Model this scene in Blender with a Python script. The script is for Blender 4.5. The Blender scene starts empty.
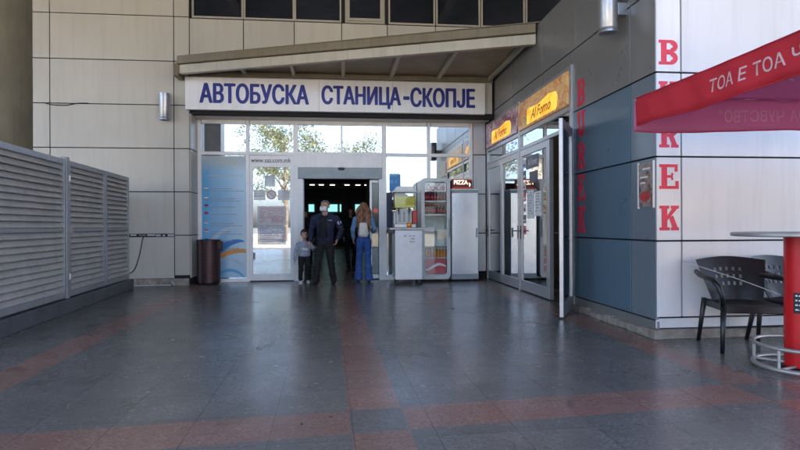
import bpy, bmesh, math, random
from mathutils import Vector, Matrix
random.seed(7)
S = bpy.context.scene
C = S.collection
R = math.radians
# ------------------------------------------------------------------ materials
MATS = {}
class NT:
    def __init__(s, m):
        s.t = m.node_tree; s.n = s.t.nodes; s.l = s.t.links
    def add(s, typ, **kw):
        n = s.n.new(typ)
        for k, v in kw.items():
            if k.startswith('_'): setattr(n, k[1:], v)
            else: n.inputs[k].default_value = v
        return n
    def link(s, a, b): s.l.new(a, b)
    def math(s, op, a, b=None, clamp=False):
        n = s.n.new('ShaderNodeMath'); n.operation = op; n.use_clamp = clamp
        for i, v in enumerate((a, b)):
            if v is None: continue
            if isinstance(v, (int, float)): n.inputs[i].default_value = v
            else: s.l.new(v, n.inputs[i])
        return n.outputs[0]
    def noise(s, scale, detail=4, rough=.55, vec=None, dist=0):
        n = s.n.new('ShaderNodeTexNoise'); n.inputs['Scale'].default_value = scale
        n.inputs['Detail'].default_value = detail; n.inputs['Roughness'].default_value = rough
        n.inputs['Distortion'].default_value = dist
        if vec: s.l.new(vec, n.inputs['Vector'])
        return n.outputs['Fac']
    def ramp(s, f, stops):
        n = s.n.new('ShaderNodeValToRGB'); e = n.color_ramp.elements
        while len(e) < len(stops): e.new(.5)
        for q, (p, c) in zip(e, stops):
            q.position = p; q.color = (c, c, c, 1) if isinstance(c, (int, float)) else (*c, 1)
        s.l.new(f, n.inputs[0]); return n.outputs[0]
    def mix(s, f, a, b, mode='MIX'):
        n = s.n.new('ShaderNodeMix'); n.data_type = 'RGBA'; n.blend_type = mode
        for i, v in ((0, f), (6, a), (7, b)):
            if isinstance(v, (int, float)): n.inputs[i].default_value = v
            elif isinstance(v, tuple): n.inputs[i].default_value = (*v, 1)
            else: s.l.new(v, n.inputs[i])
        return n.outputs[2]
    def coord(s, which='Object'):
        return s.n.new('ShaderNodeTexCoord').outputs[which]
    def mapping(s, vec, scale=(1,1,1), rot=(0,0,0), loc=(0,0,0)):
        n = s.n.new('ShaderNodeMapping'); s.l.new(vec, n.inputs[0])
        n.inputs['Scale'].default_value = scale; n.inputs['Rotation'].default_value = rot; n.inputs['Location'].default_value = loc
        return n.outputs[0]
    def bump(s, h, strength=.2, dist=.01):
        n = s.n.new('ShaderNodeBump'); n.inputs['Strength'].default_value = strength; n.inputs['Distance'].default_value = dist
        s.l.new(h, n.inputs['Height']); return n.outputs[0]
def base(name):
    m = bpy.data.materials.new(name); m.use_nodes = True
    t = NT(m); t.p = t.n['Principled BSDF']; t.out = t.n['Material Output']; MATS[name] = m
    return m, t
def simple(name, col, rough=.5, metal=0, var=.12, scale=6, bump=0, bscale=60, spec=.5, streak=0, coat=0):
    m, t = base(name)
    co = t.coord()
    f = t.noise(scale, 5, .6, co)
    a = tuple(c*(1-var) for c in col); b = tuple(min(1, c*(1+var)) for c in col)
    c = t.mix(t.ramp(f, [(.3, 0), (.7, 1)]), a, b)
    if streak:
        g = t.noise(1, 4, .6, t.mapping(co, (14, 14, .8)))
        c = t.mix(t.math('MULTIPLY', t.ramp(g, [(.5, 0), (.75, 1)]), streak), c, tuple(x*.45 for x in col))
    t.link(c, t.p.inputs['Base Color'])
    r = t.noise(scale*2.3, 4, .6, co)
    t.link(t.math('ADD', t.math('MULTIPLY', r, .18), max(.02, rough-.09)), t.p.inputs['Roughness'])
    t.p.inputs['Metallic'].default_value = metal
    t.p.inputs['Specular IOR Level'].default_value = spec
    t.p.inputs['Coat Weight'].default_value = coat
    if bump:
        t.link(t.bump(t.noise(bscale, 5, .6, co), bump, .01), t.p.inputs['Normal'])
    return m
def panel_mat(name, col, rough, metal, streak=.25, var=.05, wave=.25, coat=0):
    """coated aluminium sheet: every sheet (mesh island) a hair different, slightly wavy, rain streaked"""
    m, t = base(name)
    co = t.coord()
    g = t.n.new('ShaderNodeNewGeometry').outputs['Random Per Island']
    v = t.math('ADD', t.math('MULTIPLY', g, 2*var), 1-var)
    big = t.noise(.9, 4, .6, co)
    c = t.mix(t.ramp(big, [(.3, 0), (.75, 1)]), tuple(x*.93 for x in col), tuple(x*1.05 for x in col))
    vm = t.n.new('ShaderNodeVectorMath'); vm.operation = 'SCALE'; t.link(c, vm.inputs[0]); t.link(v, vm.inputs['Scale'])
    c = vm.outputs[0]
    st = t.noise(1, 5, .65, t.mapping(co, (9, 9, .55)))
    c = t.mix(t.math('MULTIPLY', t.ramp(st, [(.48, 0), (.8, 1)]), streak), c, tuple(x*.55 for x in col))
    sp = t.noise(35, 3, .6, co)
    c = t.mix(t.math('MULTIPLY', t.ramp(sp, [(.68, 0), (.76, 1)]), .18), c, tuple(x*.4 for x in col))
    t.link(c, t.p.inputs['Base Color'])
    t.link(t.math('ADD', t.math('MULTIPLY', t.noise(2.2, 5, .6, co), .16), rough-.08), t.p.inputs['Roughness'])
    t.p.inputs['Metallic'].default_value = metal
    t.p.inputs['Coat Weight'].default_value = coat; t.p.inputs['Coat Roughness'].default_value = .12
    t.link(t.bump(t.noise(1.3, 2, .5, co), wave, .02), t.p.inputs['Normal'])
    return m
panel_mat('pale_panel', (.50, .485, .43), .38, .0, .26, var=.06)
panel_mat('white_panel', (.74, .75, .76), .38, .0, .28, coat=.2)
panel_mat('steel_sheet', (.74, .77, .82), .24, .75, .12, wave=.5)
panel_mat('skylit_grey_panel', (.19, .235, .275), .30, .2, .15, wave=.35, coat=.2)  # grey panel with the mirrored sky's blue put into its colour
panel_mat('grey_panel', (.27, .27, .262), .30, .3, .2, wave=.35)
panel_mat('skylit_panel', (.12, .19, .25), .30, .15, .12, wave=.35, coat=.2)  # lower grey sheets, stronger blue sky light painted into the colour
panel_mat('silver_panel', (.42, .43, .44), .34, .5, .25)
simple('gap', (.012, .012, .013), .8)
simple('aluminium', (.46, .47, .48), .38, .6, .06)
simple('white_frame', (.88, .88, .87), .4, 0, .05, streak=.1)
simple('cream_frame', (.40, .385, .33), .45, .1, .06)
simple('canopy_metal', (.20, .165, .11), .45, .35, .12, 3, streak=.4)
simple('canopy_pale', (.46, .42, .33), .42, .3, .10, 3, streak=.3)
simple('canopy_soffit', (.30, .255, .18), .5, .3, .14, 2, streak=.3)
simple('sign_white', (.86, .86, .86), .42, 0, .03, 3, streak=.12)
simple('sign_blue', (.012, .022, .24), .45, 0, .12, 10)
simple('sign_blue_worn', (.25, .30, .55), .5, 0, .5, 22)
simple('burek_red', (.70, .03, .07), .45, 0, .12, 9)
simple('concrete', (.20, .175, .115), .85, 0, .22, 2.2, .5, 40, streak=.5)
simple('rough_concrete', (.27, .24, .20), .9, 0, .4, 8, .8, 30)
simple('roof_concrete', (.34, .32, .28), .9, 0, .2, 1.2)
simple('louvre_grey', (.33, .355, .385), .42, .25, .10, 4, streak=.3)
simple('louvre_slat', (.48, .48, .465), .45, .15, .14, 5, streak=.3)
simple('kerb_grey', (.11, .12, .135), .6, 0, .25, 4, .4, 50)
simple('lamp_metal', (.40, .42, .45), .3, .75, .04)
simple('dark_metal', (.03, .03, .032), .4, .4)
simple('black_plastic', (.009, .0085, .009), .38, 0, .2, 12)
simple('white_plastic', (.80, .80, .81), .35, 0, .05)
simple('grey_plastic', (.30, .35, .38), .4, 0, .08)
simple('fridge_grey', (.56, .58, .58), .35, .1, .05)
simple('fridge_inside', (.84, .87, .84), .5, 0, .05)
simple('cola_red', (.55, .012, .014), .3, 0, .06)
simple('white_paint', (.80, .80, .80), .45, 0, .03)
simple('brushed', (.76, .80, .86), .45, .35, .06, 3)
simple('paper', (.80, .80, .79), .7, 0, .06, 20)
simple('paper_grey', (.50, .50, .50), .7, 0, .12, 14)
simple('ink', (.05, .05, .06), .7)
simple('ink_dark', (.10, .10, .11), .7)
simple('ink_grey', (.30, .32, .36), .7)
simple('ink_red', (.5, .05, .05), .6)
simple('bottle_orange', (.75, .27, .02), .2, 0, .1)
simple('bottle_dark', (.10, .02, .01), .15, 0, .1)
simple('cap_red', (.6, .02, .02), .35)
simple('juice', (.62, .58, .06), .12, 0, .08, 8)
simple('skin', (.46, .26, .19), .55, 0, .08, 20)
simple('hair_dark', (.018, .013, .011), .5, 0, .3, 60)
simple('hair_grey', (.16, .13, .11), .6, 0, .35, 70)
simple('navy_cloth', (.012, .016, .042), .8, 0, .25, 14, .4, 90)
simple('black_cloth', (.008, .008, .010), .85, 0, .3, 14, .3, 90)
simple('grey_cloth', (.30, .33, .40), .85, 0, .18, 22, .3, 120)
simple('denim', (.13, .25, .42), .85, 0, .22, 20, .3, 200)
simple('jeans', (.030, .085, .29), .85, 0, .25, 9, .3, 200)
simple('shoe_dark', (.012, .012, .014), .5)
simple('white_cloth', (.70, .70, .70), .8, 0, .06)
simple('bag_white', (.60, .59, .53), .7, 0, .08, 12)
simple('badge_blue', (.05, .12, .45), .6)
simple('asphalt', (.055, .055, .056), .9, 0, .25, 3, .4, 60)
simple('bounce_pavement', (.27, .24, .19), .85, 0, .15, 3)
simple('facade_far', (.45, .40, .33), .85, 0, .1, 1)
simple('facade_far_pink', (.42, .30, .25), .85, 0, .1, 1)
simple('glass_dark', (.03, .04, .05), .08)
simple('bark', (.09, .07, .05), .9, 0, .3, 10)
simple('leaf', (.10, .12, .06), .6, 0, .35, 3)
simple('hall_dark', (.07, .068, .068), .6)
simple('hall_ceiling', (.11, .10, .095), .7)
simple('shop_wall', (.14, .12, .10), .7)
simple('navy_trim', (.010, .018, .075), .4)
simple('brown_sign', (.14, .03, .015), .5)
simple('table_grey', (.38, .38, .37), .4, .4)
simple('column_red', (.60, .012, .016), .33, 0, .08, 4)
simple('ring_metal', (.42, .41, .38), .4, .6, .12)
# hair brown with strands
m, t = base('hair_brown')
f = t.math('ADD', t.math('MULTIPLY', t.noise(40, 5, .6, t.coord()), .5), t.math('MULTIPLY', t.n.new('ShaderNodeNewGeometry').outputs['Random Per Island'], .5))
t.link(t.mix(t.ramp(f, [(.3, 0), (.7, 1)]), (.10, .035, .018), (.46, .23, .12)), t.p.inputs['Base Color']); t.p.inputs['Roughness'].default_value = .45
m, t = base('film')
co = t.coord(); c = t.mix(t.noise(9, 3, .6, co), (.78, .80, .84), (.86, .86, .84)); t.link(c, t.p.inputs['Base Color']); t.p.inputs['Roughness'].default_value = .3
tr = t.n.new('ShaderNodeBsdfTransparent'); mx_ = t.n.new('ShaderNodeMixShader'); mx_.inputs[0].default_value = .62
t.link(t.p.outputs[0], mx_.inputs[1]); t.link(tr.outputs[0], mx_.inputs[2]); t.link(mx_.outputs[0], t.out.inputs[0])
simple('ink_soft', (.10, .20, .42), .6); simple('ink_pink', (.42, .10, .14), .6)
# glass: clear sheet that lets through and mirrors
def glass(name, tint, lo, hi, rough=.015, refl=(.95, .97, 1)):
    m, t = base(name); t.n.remove(t.p)
    tr = t.add('ShaderNodeBsdfTransparent'); tr.inputs[0].default_value = (*tint, 1)
    gl = t.add('ShaderNodeBsdfGlossy'); gl.inputs['Color'].default_value = (*refl, 1); gl.inputs['Roughness'].default_value = rough
    t.link(t.bump(t.noise(.7, 1, .5, t.coord()), .05, .02), gl.inputs['Normal'])
    lw = t.add('ShaderNodeLayerWeight'); lw.inputs[0].default_value = .35
    fac = t.math('ADD', t.math('MULTIPLY', lw.outputs['Fresnel'], hi-lo), lo, True)
    mx = t.add('ShaderNodeMixShader'); t.link(fac, mx.inputs[0]); t.link(tr.outputs[0], mx.inputs[1]); t.link(gl.outputs[0], mx.inputs[2])
    t.link(mx.outputs[0], t.out.inputs[0]); return m
glass('glass_clear', (.95, .97, .96), .03, .45)
glass('glass_mirror', (.35, .38, .4), .62, .95)
glass('glass_papered', (.85, .88, .9), .42, .9)
glass('glass_window', (.05, .06, .09), .16, .6, refl=(.6, .72, 1))
glass('glass_shop', (.55, .6, .62), .42, .95)
glass('glass_sliding', (.35, .38, .4), .05, .6)
# terrazzo floor with brick red inlaid bands
m, t = base('terrazzo')
co = t.coord()
r = t.mapping(co, rot=(0, 0, R(-1.6)))
sx = t.n.new('ShaderNodeSeparateXYZ'); t.link(r, sx.inputs[0]); X, Y = sx.outputs[0], sx.outputs[1]
def band(v, c, w): return t.math('LESS_THAN', t.math('ABSOLUTE', t.math('SUBTRACT', v, c)), w)
def per(v, c, period, w):
    q = t.math('WRAP', t.math('SUBTRACT', v, c), 0)
    q.node.inputs[1].default_value = period/2; q.node.inputs[2].default_value = -period/2
    return t.math('LESS_THAN', t.math('ABSOLUTE', q), w)
LX = per(X, .305, 2.85, .172)
LY = per(t.math('SUBTRACT', Y, t.math('MULTIPLY', X, .065)), 3.38, 11.72, .20)
stripe = t.math('ABSOLUTE', t.math('SUBTRACT', LX, LY))
def joint(v, c, p, w): return per(v, c, p, w)
n1 = t.noise(.55, 5, .62, co); n2 = t.noise(3.2, 5, .65, co)
vo = t.add('ShaderNodeTexVoronoi', Scale=85.); t.link(co, vo.inputs['Vector'])
vc = t.n.new('ShaderNodeSeparateColor'); t.link(vo.outputs['Color'], vc.inputs[0]); chip = vc.outputs[0]
grey = t.mix(chip, (.105, .104, .098), (.235, .230, .215))
grey = t.mix(t.ramp(n2, [(.35, 0), (.7, 1)]), grey, (.135, .128, .118))
red = t.mix(chip, (.20, .105, .080), (.38, .22, .18))
red = t.mix(t.ramp(n2, [(.4, 0), (.8, 1)]), red, (.24, .12, .09))
fl = t.n.new('ShaderNodeCombineXYZ')
t.link(t.math('FLOOR', t.math('DIVIDE', t.math('SUBTRACT', X, .145), .478)), fl.inputs[0]); t.link(t.math('FLOOR', t.math('DIVIDE', t.math('SUBTRACT', Y, 3.58), .488)), fl.inputs[1])
wn = t.n.new('ShaderNodeTexWhiteNoise'); t.link(fl.outputs[0], wn.inputs['Vector'])
c = t.mix(stripe, grey, red)
vm = t.n.new('ShaderNodeVectorMath'); vm.operation = 'SCALE'; t.link(c, vm.inputs[0]); t.link(t.math('ADD', t.math('MULTIPLY', wn.outputs['Value'], .16), .92), vm.inputs['Scale']); c = vm.outputs[0]
c = t.mix(t.math('MULTIPLY', t.ramp(n1, [(.4, 0), (.72, 1)]), .35), c, (.075, .068, .062))
jt = t.math('MAXIMUM', joint(X, .145, .478, .003), joint(Y, 3.58, .488, .003))
c = t.mix(t.math('MULTIPLY', jt, .6), c, (.03, .028, .026))
stain = t.ramp(t.noise(1.7, 6, .75, co, 1.2), [(.60, 0), (.68, 1)])
c = t.mix(t.math('MULTIPLY', stain, .45), c, (.018, .017, .016))
spot = t.ramp(t.noise(9, 2, .5, co), [(.74, 0), (.76, 1)])
c = t.mix(t.math('MULTIPLY', spot, .8), c, (.012, .012, .012))
wear = t.ramp(t.noise(2.2, 6, .8, t.mapping(co, (1, .5, 1)), .2), [(.45, 0), (.85, 1)])
c = t.mix(t.math('MULTIPLY', wear, .22), c, (.16, .16, .155))
t.link(c, t.p.inputs['Base Color'])
ro = t.math('ADD', t.math('MULTIPLY', n1, .16), t.math('MULTIPLY', n2, .14))
ro = t.math('ADD', ro, t.math('MULTIPLY', stain, .12))
t.link(t.math('ADD', ro, .10), t.p.inputs['Roughness'])
t.link(t.bump(t.math('SUBTRACT', t.noise(1.4, 3, .5, co), t.math('MULTIPLY', jt, .15)), .12, .008), t.p.inputs['Normal'])
# emissive
def emit(name, col, st):
    m, t = base(name); t.p.inputs['Base Color'].default_value = (*col, 1)
    t.p.inputs['Emission Color'].default_value = (*col, 1); t.p.inputs['Emission Strength'].default_value = st
emit('lit_tube', (1, .96, .88), .6); emit('lit_red', (1, .05, .03), .3); emit('lit_letters', (1, .70, .50), .35)
emit('lit_teal', (.35, .85, .85), .13); emit('lit_yellow', (.95, .50, .04), .12); _m, _t = MATS['lit_yellow'], NT(MATS['lit_yellow']); _p = _t.n['Principled BSDF']; _c = _t.mix(_t.ramp(_t.noise(4, 4, .6, _t.coord()), [(.35, 0), (.65, 1)]), (.85, .30, .015), (.95, .58, .08)); _t.link(_c, _p.inputs['Emission Color']); _t.link(_c, _p.inputs['Base Color']); emit('lit_spot', (1, .9, .7), .35)
# printed pictures
m, t = base('blue_poster')
co = t.coord('Generated'); s3 = t.n.new('ShaderNodeSeparateXYZ'); t.link(co, s3.inputs[0])
g = t.math('ADD', t.math('MULTIPLY', s3.outputs[0], .55), t.math('MULTIPLY', t.noise(2.5, 3, .5, co), .5))
c = t.mix(t.ramp(g, [(.25, 0), (.85, 1)]), (.10, .38, .68), (.56, .72, .82))
c = t.mix(t.ramp(s3.outputs[2], [(.86, 0), (.97, 1)]), c, (.42, .50, .52))
t.link(c, t.p.inputs['Base Color']); t.p.inputs['Roughness'].default_value = .3
m, t = base('food_print')
co = t.coord('Object'); f = t.noise(6, 6, .7, co, 1.5)
c = t.ramp(f, [(.30, (.12, .03, .02)), (.42, (.42, .17, .06)), (.55, (.62, .38, .16)), (.63, (.50, .36, .22)), (.74, (.16, .12, .10))])
t.link(c, t.p.inputs['Base Color']); t.link(c, t.p.inputs['Emission Color']); t.p.inputs['Emission Strength'].default_value = .04; t.p.inputs['Roughness'].default_value = .3
m, t = base('food_print_dark')
co = t.coord('Object'); f = t.noise(7, 6, .7, co, 1.5)
c = t.ramp(f, [(.30, (.05, .025, .05)), (.5, (.17, .08, .11)), (.62, (.34, .26, .22)), (.75, (.10, .07, .12))])
t.link(c, t.p.inputs['Base Color']); t.link(c, t.p.inputs['Emission Color']); t.p.inputs['Emission Strength'].default_value = .06; t.p.inputs['Roughness'].default_value = .25
m, t = base('menu_print')
co = t.coord('Object'); f = t.noise(13, 4, .6, co, .8)
c = t.ramp(f, [(.32, (.05, .05, .10)), (.45, (.28, .15, .10)), (.55, (.35, .32, .28)), (.68, (.12, .16, .28))])
t.link(c, t.p.inputs['Base Color']); t.p.inputs['Roughness'].default_value = .3
# umbrella cloth: dyed cloth that light passes through; mauve underside paints that glow in
def cloth(name, col, trans):
    m, t = base(name)
    w = t.noise(5, 4, .6, t.coord())
    c = t.mix(w, tuple(x*.85 for x in col), tuple(min(1, x*1.1) for x in col))
    t.link(c, t.p.inputs['Base Color']); t.p.inputs['Roughness'].default_value = .8
    tl = t.add('ShaderNodeBsdfTranslucent'); tl.inputs[0].default_value = (*trans, 1)
    t.link(t.bump(t.noise(4, 3, .5, t.coord()), .3, .03), t.p.inputs['Normal'])
    mx = t.add('ShaderNodeMixShader'); mx.inputs[0].default_value = .45
    t.link(t.p.outputs[0], mx.inputs[1]); t.link(tl.outputs[0], mx.inputs[2]); t.link(mx.outputs[0], t.out.inputs[0])
cloth('umbrella_red', (.66, .05, .075), (.9, .12, .15)); cloth('umbrella_glow', (.58, .20, .38), (.95, .42, .66))
cloth('umbrella_print', (.88, .82, .83), (.9, .8, .8)); cloth('umbrella_print_faint', (.74, .46, .58), (.9, .6, .7))

# ------------------------------------------------------------------ mesh helpers
_ico = {}
def ICO(n):
    if n not in _ico:
        t = bmesh.new(); bmesh.ops.create_icosphere(t, subdivisions=n, radius=1); _ico[n] = [tuple(v.co) for v in t.verts]; t.free()
    return _ico[n]
class MB:
    def __init__(s): s.b = bmesh.new(); s.mi = 0
    def _mark(s, fs):
        for f in fs: f.material_index = s.mi
    def hexa(s, pts):
        v = [s.b.verts.new(p) for p in pts]
        fs = [s.b.faces.new([v[i] for i in q]) for q in ((3,2,1,0),(4,5,6,7),(0,1,5,4),(1,2,6,5),(2,3,7,6),(3,0,4,7))]
        s._mark(fs); return s
    def box(s, x0, x1, y0, y1, z0, z1, M=None):
        p = [Vector(q) for q in ((x0,y0,z0),(x1,y0,z0),(x1,y1,z0),(x0,y1,z0),(x0,y0,z1),(x1,y0,z1),(x1,y1,z1),(x0,y1,z1))]
        if M: p = [M @ q for q in p]
        return s.hexa(p)
    def prism(s, poly, axis, a, b, M=None):
        """poly = 2D points; axis 'x','y','z' = extrusion axis from a to b"""
        def P(q, w):
            v = {'x': (w, q[0], q[1]), 'y': (q[0], w, q[1]), 'z': (q[0], q[1], w)}[axis]
            v = Vector(v); return M @ v if M else v
        A = [s.b.verts.new(P(q, a)) for q in poly]; B = [s.b.verts.new(P(q, b)) for q in poly]
        fs = [s.b.faces.new(A), s.b.faces.new(B[::-1])]
        n = len(poly)
        for i in range(n): fs.append(s.b.faces.new((A[i], B[i], B[(i+1) % n], A[(i+1) % n])))
        s._mark(fs); return s
    def tube(s, pts, r, n=8, cap=True, M=None):
        pts = [Vector(p) for p in pts]; rs = r if isinstance(r, (list, tuple)) else [r]*len(pts)
        rings = []; up = None
        for i, p in enumerate(pts):
            d = (pts[min(i+1, len(pts)-1)]-pts[max(i-1, 0)]).normalized()
            if up is None: up = Vector((0, 0, 1)) if abs(d.z) < .9 else Vector((1, 0, 0))
            a = d.cross(up).normalized(); b = a.cross(d).normalized(); up = b
            ring = []
            for k in range(n):
                th = 2*math.pi*k/n; q = p+(a*math.cos(th)+b*math.sin(th))*rs[i]
                ring.append(s.b.verts.new(M @ q if M else q))
            rings.append(ring)
        fs = []
        for A, B in zip(rings, rings[1:]):
            for k in range(n): fs.append(s.b.faces.new((A[k], A[(k+1) % n], B[(k+1) % n], B[k])))
        if cap: fs.append(s.b.faces.new(rings[0][::-1])); fs.append(s.b.faces.new(rings[-1]))
        s._mark(fs); return s
    def lathe(s, c, prof, n=24, cap=True, M=None):
        rings = []
        for (r, z) in prof:
            rings.append([s.b.verts.new((M @ Vector((c[0]+r*math.cos(2*math.pi*k/n), c[1]+r*math.sin(2*math.pi*k/n), c[2]+z))) if M else Vector((c[0]+r*math.cos(2*math.pi*k/n), c[1]+r*math.sin(2*math.pi*k/n), c[2]+z))) for k in range(n)])
        fs = []
        for A, B in zip(rings, rings[1:]):
            for k in range(n): fs.append(s.b.faces.new((A[k], A[(k+1) % n], B[(k+1) % n], B[k])))
        if cap:
            if prof[0][0] > 1e-4: fs.append(s.b.faces.new(rings[0][::-1]))
            if prof[-1][0] > 1e-4: fs.append(s.b.faces.new(rings[-1]))
        s._mark(fs); return s
    def ball(s, c, r, sub=2):
        r = r if isinstance(r, tuple) else (r, r, r)
        g = bmesh.ops.create_icosphere(s.b, subdivisions=sub, radius=1)
        for v in g['verts']: v.co = Vector((c[0]+v.co.x*r[0], c[1]+v.co.y*r[1], c[2]+v.co.z*r[2]))
        s._mark({f for v in g['verts'] for f in v.link_faces}); return s
    def hull(s, balls, sub=1):
        t = bmesh.new(); pts = ICO(sub)
        for c, r in balls:
            r = r if isinstance(r, tuple) else (r, r, r)
            for p in pts: t.verts.new((c[0]+p[0]*r[0], c[1]+p[1]*r[1], c[2]+p[2]*r[2]))
        g = bmesh.ops.convex_hull(t, input=t.verts[:])
        junk = list({v for v in g['geom_interior'] if isinstance(v, bmesh.types.BMVert)})
        if junk: bmesh.ops.delete(t, geom=junk, context='VERTS')
        loose = [v for v in t.verts if not v.link_faces]
        if loose: bmesh.ops.delete(t, geom=loose, context='VERTS')
        for f in t.faces: f.material_index = s.mi
        me = bpy.data.meshes.new('h'); t.to_mesh(me); t.free(); s.b.from_mesh(me); bpy.data.meshes.remove(me)
        return s
    def build(s, name, mats, parent=None, bevel=0, smooth=False, loc=None, rot=None):
        bmesh.ops.recalc_face_normals(s.b, faces=s.b.faces)
        me = bpy.data.meshes.new(name); s.b.to_mesh(me); s.b.free()
        o = bpy.data.objects.new(name, me); C.objects.link(o)
        for m in (mats if isinstance(mats, (list, tuple)) else [mats]): me.materials.append(MATS[m])
        if smooth:
            for p in me.polygons: p.use_smooth = True
            if smooth == 'auto':
                me.set_sharp_from_angle(angle=R(38))
        if bevel:
            b = o.modifiers.new('bevel', 'BEVEL'); b.width = bevel; b.segments = 2; b.limit_method = 'ANGLE'; b.angle_limit = R(40)
        if parent: o.parent = parent
        if loc: o.location = loc
        if rot is not None: o.rotation_euler = (0, 0, rot)
        return o
def tag(o, label=None, cat=None, group=None, kind=None):
    if label: o['label'] = label
    if cat: o['category'] = cat
    if group: o['group'] = group
    if kind: o['kind'] = kind
    return o
def thing(name, label, cat, loc=(0, 0, 0), rz=0, group=None):
    o = bpy.data.objects.new(name, None); C.objects.link(o); o.location = loc; o.rotation_euler = (0, 0, rz); o.empty_display_size = .1
    return tag(o, label, cat, group)
def copy_tree(o, parent=None):
    c = o.copy(); C.objects.link(c)
    if parent: c.parent = parent
    for ch in list(kids.get(o.name, [])) or [x for x in C.objects if x.parent == o]: copy_tree(ch, c)
    return c
kids = {}
def text(name, s, w, h, mat, parent, M, depth=.004, bold=0., shear=0., smallcaps=False):
    """writing in the XZ plane, lower left at the origin of M, w wide, h high (h of the whole line)"""
    cu = bpy.data.curves.new(name, 'FONT'); cu.body = s; cu.size = 1; cu.offset = bold; cu.shear = shear
    bw = bold*1.1; cu.offset = 0
    cu.extrude = .01; cu.resolution_u = 3
    o = bpy.data.objects.new(name, cu); C.objects.link(o)
    dg = bpy.context.evaluated_depsgraph_get(); dg.update()
    me = bpy.data.meshes.new_from_object(o.evaluated_get(dg)); bpy.data.objects.remove(o)
    xs = [v.co.x for v in me.vertices]; ys = [v.co.y for v in me.vertices]
    x0, x1, y0, y1 = min(xs), max(xs), min(ys), max(ys)
    for v in me.vertices:
        p = Vector(((v.co.x-x0)/(x1-x0)*w, (-depth if v.co.z > 0 else 0), (v.co.y-y0)/(y1-y0)*h))
        v.co = M @ p
    me.materials.clear(); me.materials.append(MATS[mat])
    if bold:
        t = bmesh.new(); L = Vector((1, 0, 0)); dx = M.to_3x3() @ Vector((bold*h, 0, 0)); dz = M.to_3x3() @ Vector((0, 0, bold*h*.5)); dy = M.to_3x3() @ Vector((0, -.0003, 0))
        for k, (a, c) in enumerate(((0, 0), (-1, 0), (1, 0), (-.5, 1), (.5, 1), (-.5, -1), (.5, -1))):
            n0 = len(t.verts); t.from_mesh(me); t.verts.ensure_lookup_table()
            for v in t.verts[n0:]: v.co += dx*a+dz*c+dy*k
        t.to_mesh(me); t.free(); me.materials.clear(); me.materials.append(MATS[mat])
    q = bpy.data.objects.new(name, me); C.objects.link(q); q.parent = parent
    return q
# walls frames: FAC = plane facing -Y (local x -> X); RW = right wall facing -X: local x runs towards the camera (-Y)
def FAC(x, y, z): return Matrix.Translation((x, y, z))
def RWM(x, y, z): return Matrix.Translation((x, y, z)) @ Matrix.Rotation(R(-90), 4, 'Z')
def panels(mb, M, us, zs, thick=.03, gap=.009, skip=None):
    for i in range(len(us)-1):
        for j in range(len(zs)-1):
            if skip and skip(i, j): continue
            mb.box(us[i]+gap, us[i+1]-gap, 0, thick, zs[j]+gap, zs[j+1]-gap, M)
ZG = [.14, 1.03, 1.92, 2.81, 3.70, 4.60]
XR = 3.28; YP = 11.70; YG = 12.30; YC = 5.48

# ------------------------------------------------------------------ ground
b = MB(); b.box(-16, 18, -5, 40, -.2, 0)
tag(b.build('floor', 'terrazzo'), kind='structure')
b = MB(); b.box(-300, 300, -400, 300, -.6, -.14)
tag(b.build('ground', 'asphalt'), kind='structure')
b = MB(); b.box(-120, 120, -60, -5.002, -.139, -.01)  # unseen pale plaza added to bounce warm light under the roof
tag(b.build('bounce_pavement', 'bounce_pavement'), kind='structure')

# ------------------------------------------------------------------ station building
st = thing('station_building', 'bus station with pale metal cladding, dark upper windows and glazed entrance', 'building', (0, YP, 0))
st.location = (0, 0, 0)
# backing walls (dark, seen in the open joints)
b = MB()
b.box(-14, -3.14, YP+.03, YP+.25, 0, 7.2); b.box(-3.14, 12, YP+.03, YP+.25, 3.54, 7.2)
b.box(-3.42, -3.145, YP+.25, YG+.05, 0, 3.62)
b.box(2.93, 3.24, YG+.03, YG+.2, 0, 3.62)
b.box(-16, 24, YP+.302, YP+.6, 6.0, 9.5); b.box(-14, 12, YP+.251, YP+.30, 3.65, 7.2); b.box(-3.14, 3.7, YP+.251, YG+.4, 3.605, 3.64); b.box(3.36, 3.7, YP+.26, YG+.35, 0, 3.60)  # unseen blocks added to stop sun leaking past roof and soffit
b.build('wall', 'gap', st)
b = MB()
us = [-12, -10.4, -8.9, -7.35, -5.84, -3.44]
M0 = FAC(0, YP, 0)
zz = [.14, 1.005]; panels(b, M0, us, zz)
panels(b, M0, us, [1.055, 1.92, 2.81, 3.70, 4.60, 5.52, 6.4, 7.2])
panels(b, M0, [-3.44, -3.13], [.20, 1.03, 1.92, 2.81, 3.70, 4.60, 5.52, 6.4, 7.2])
xs = [-3.13, -2.04, -1.0, -.01, .96, 2.0, 3.0, 4.0, 5.0, 6.0, 7.0, 8.0]
panels(b, M0, xs, [4.55, 5.50])
panels(b, M0, [-3.13, -1.0, 1.0, 3.25], [3.62, 4.54])
# return of the pier into the entrance recess (faces the entrance)
MR = Matrix.Translation((-3.115, YP+.035, 0)) @ Matrix.Rotation(R(90), 4, 'Z')
panels(b, MR, [0, .56], [.14, 1.03, 1.92, 2.81, 3.60])
b.build('cladding', 'pale_panel', st, bevel=.003)
b = MB(); panels(b, FAC(0, YG-.06, 0), [2.94, 3.24], [.16, 1.03, 1.92, 2.81, 3.58]); b.build('pilaster', 'silver_panel', st, bevel=.003)
b = MB(); b.box(-9, -3.16, YP+.01, YP+.06, 0, .14); b.build('plinth', 'rough_concrete', st)
b = MB(); b.box(-3.10, 3.24, YP+.252, YG+.15, 3.521, 3.60); b.build('soffit', 'silver_panel', st)
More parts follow.
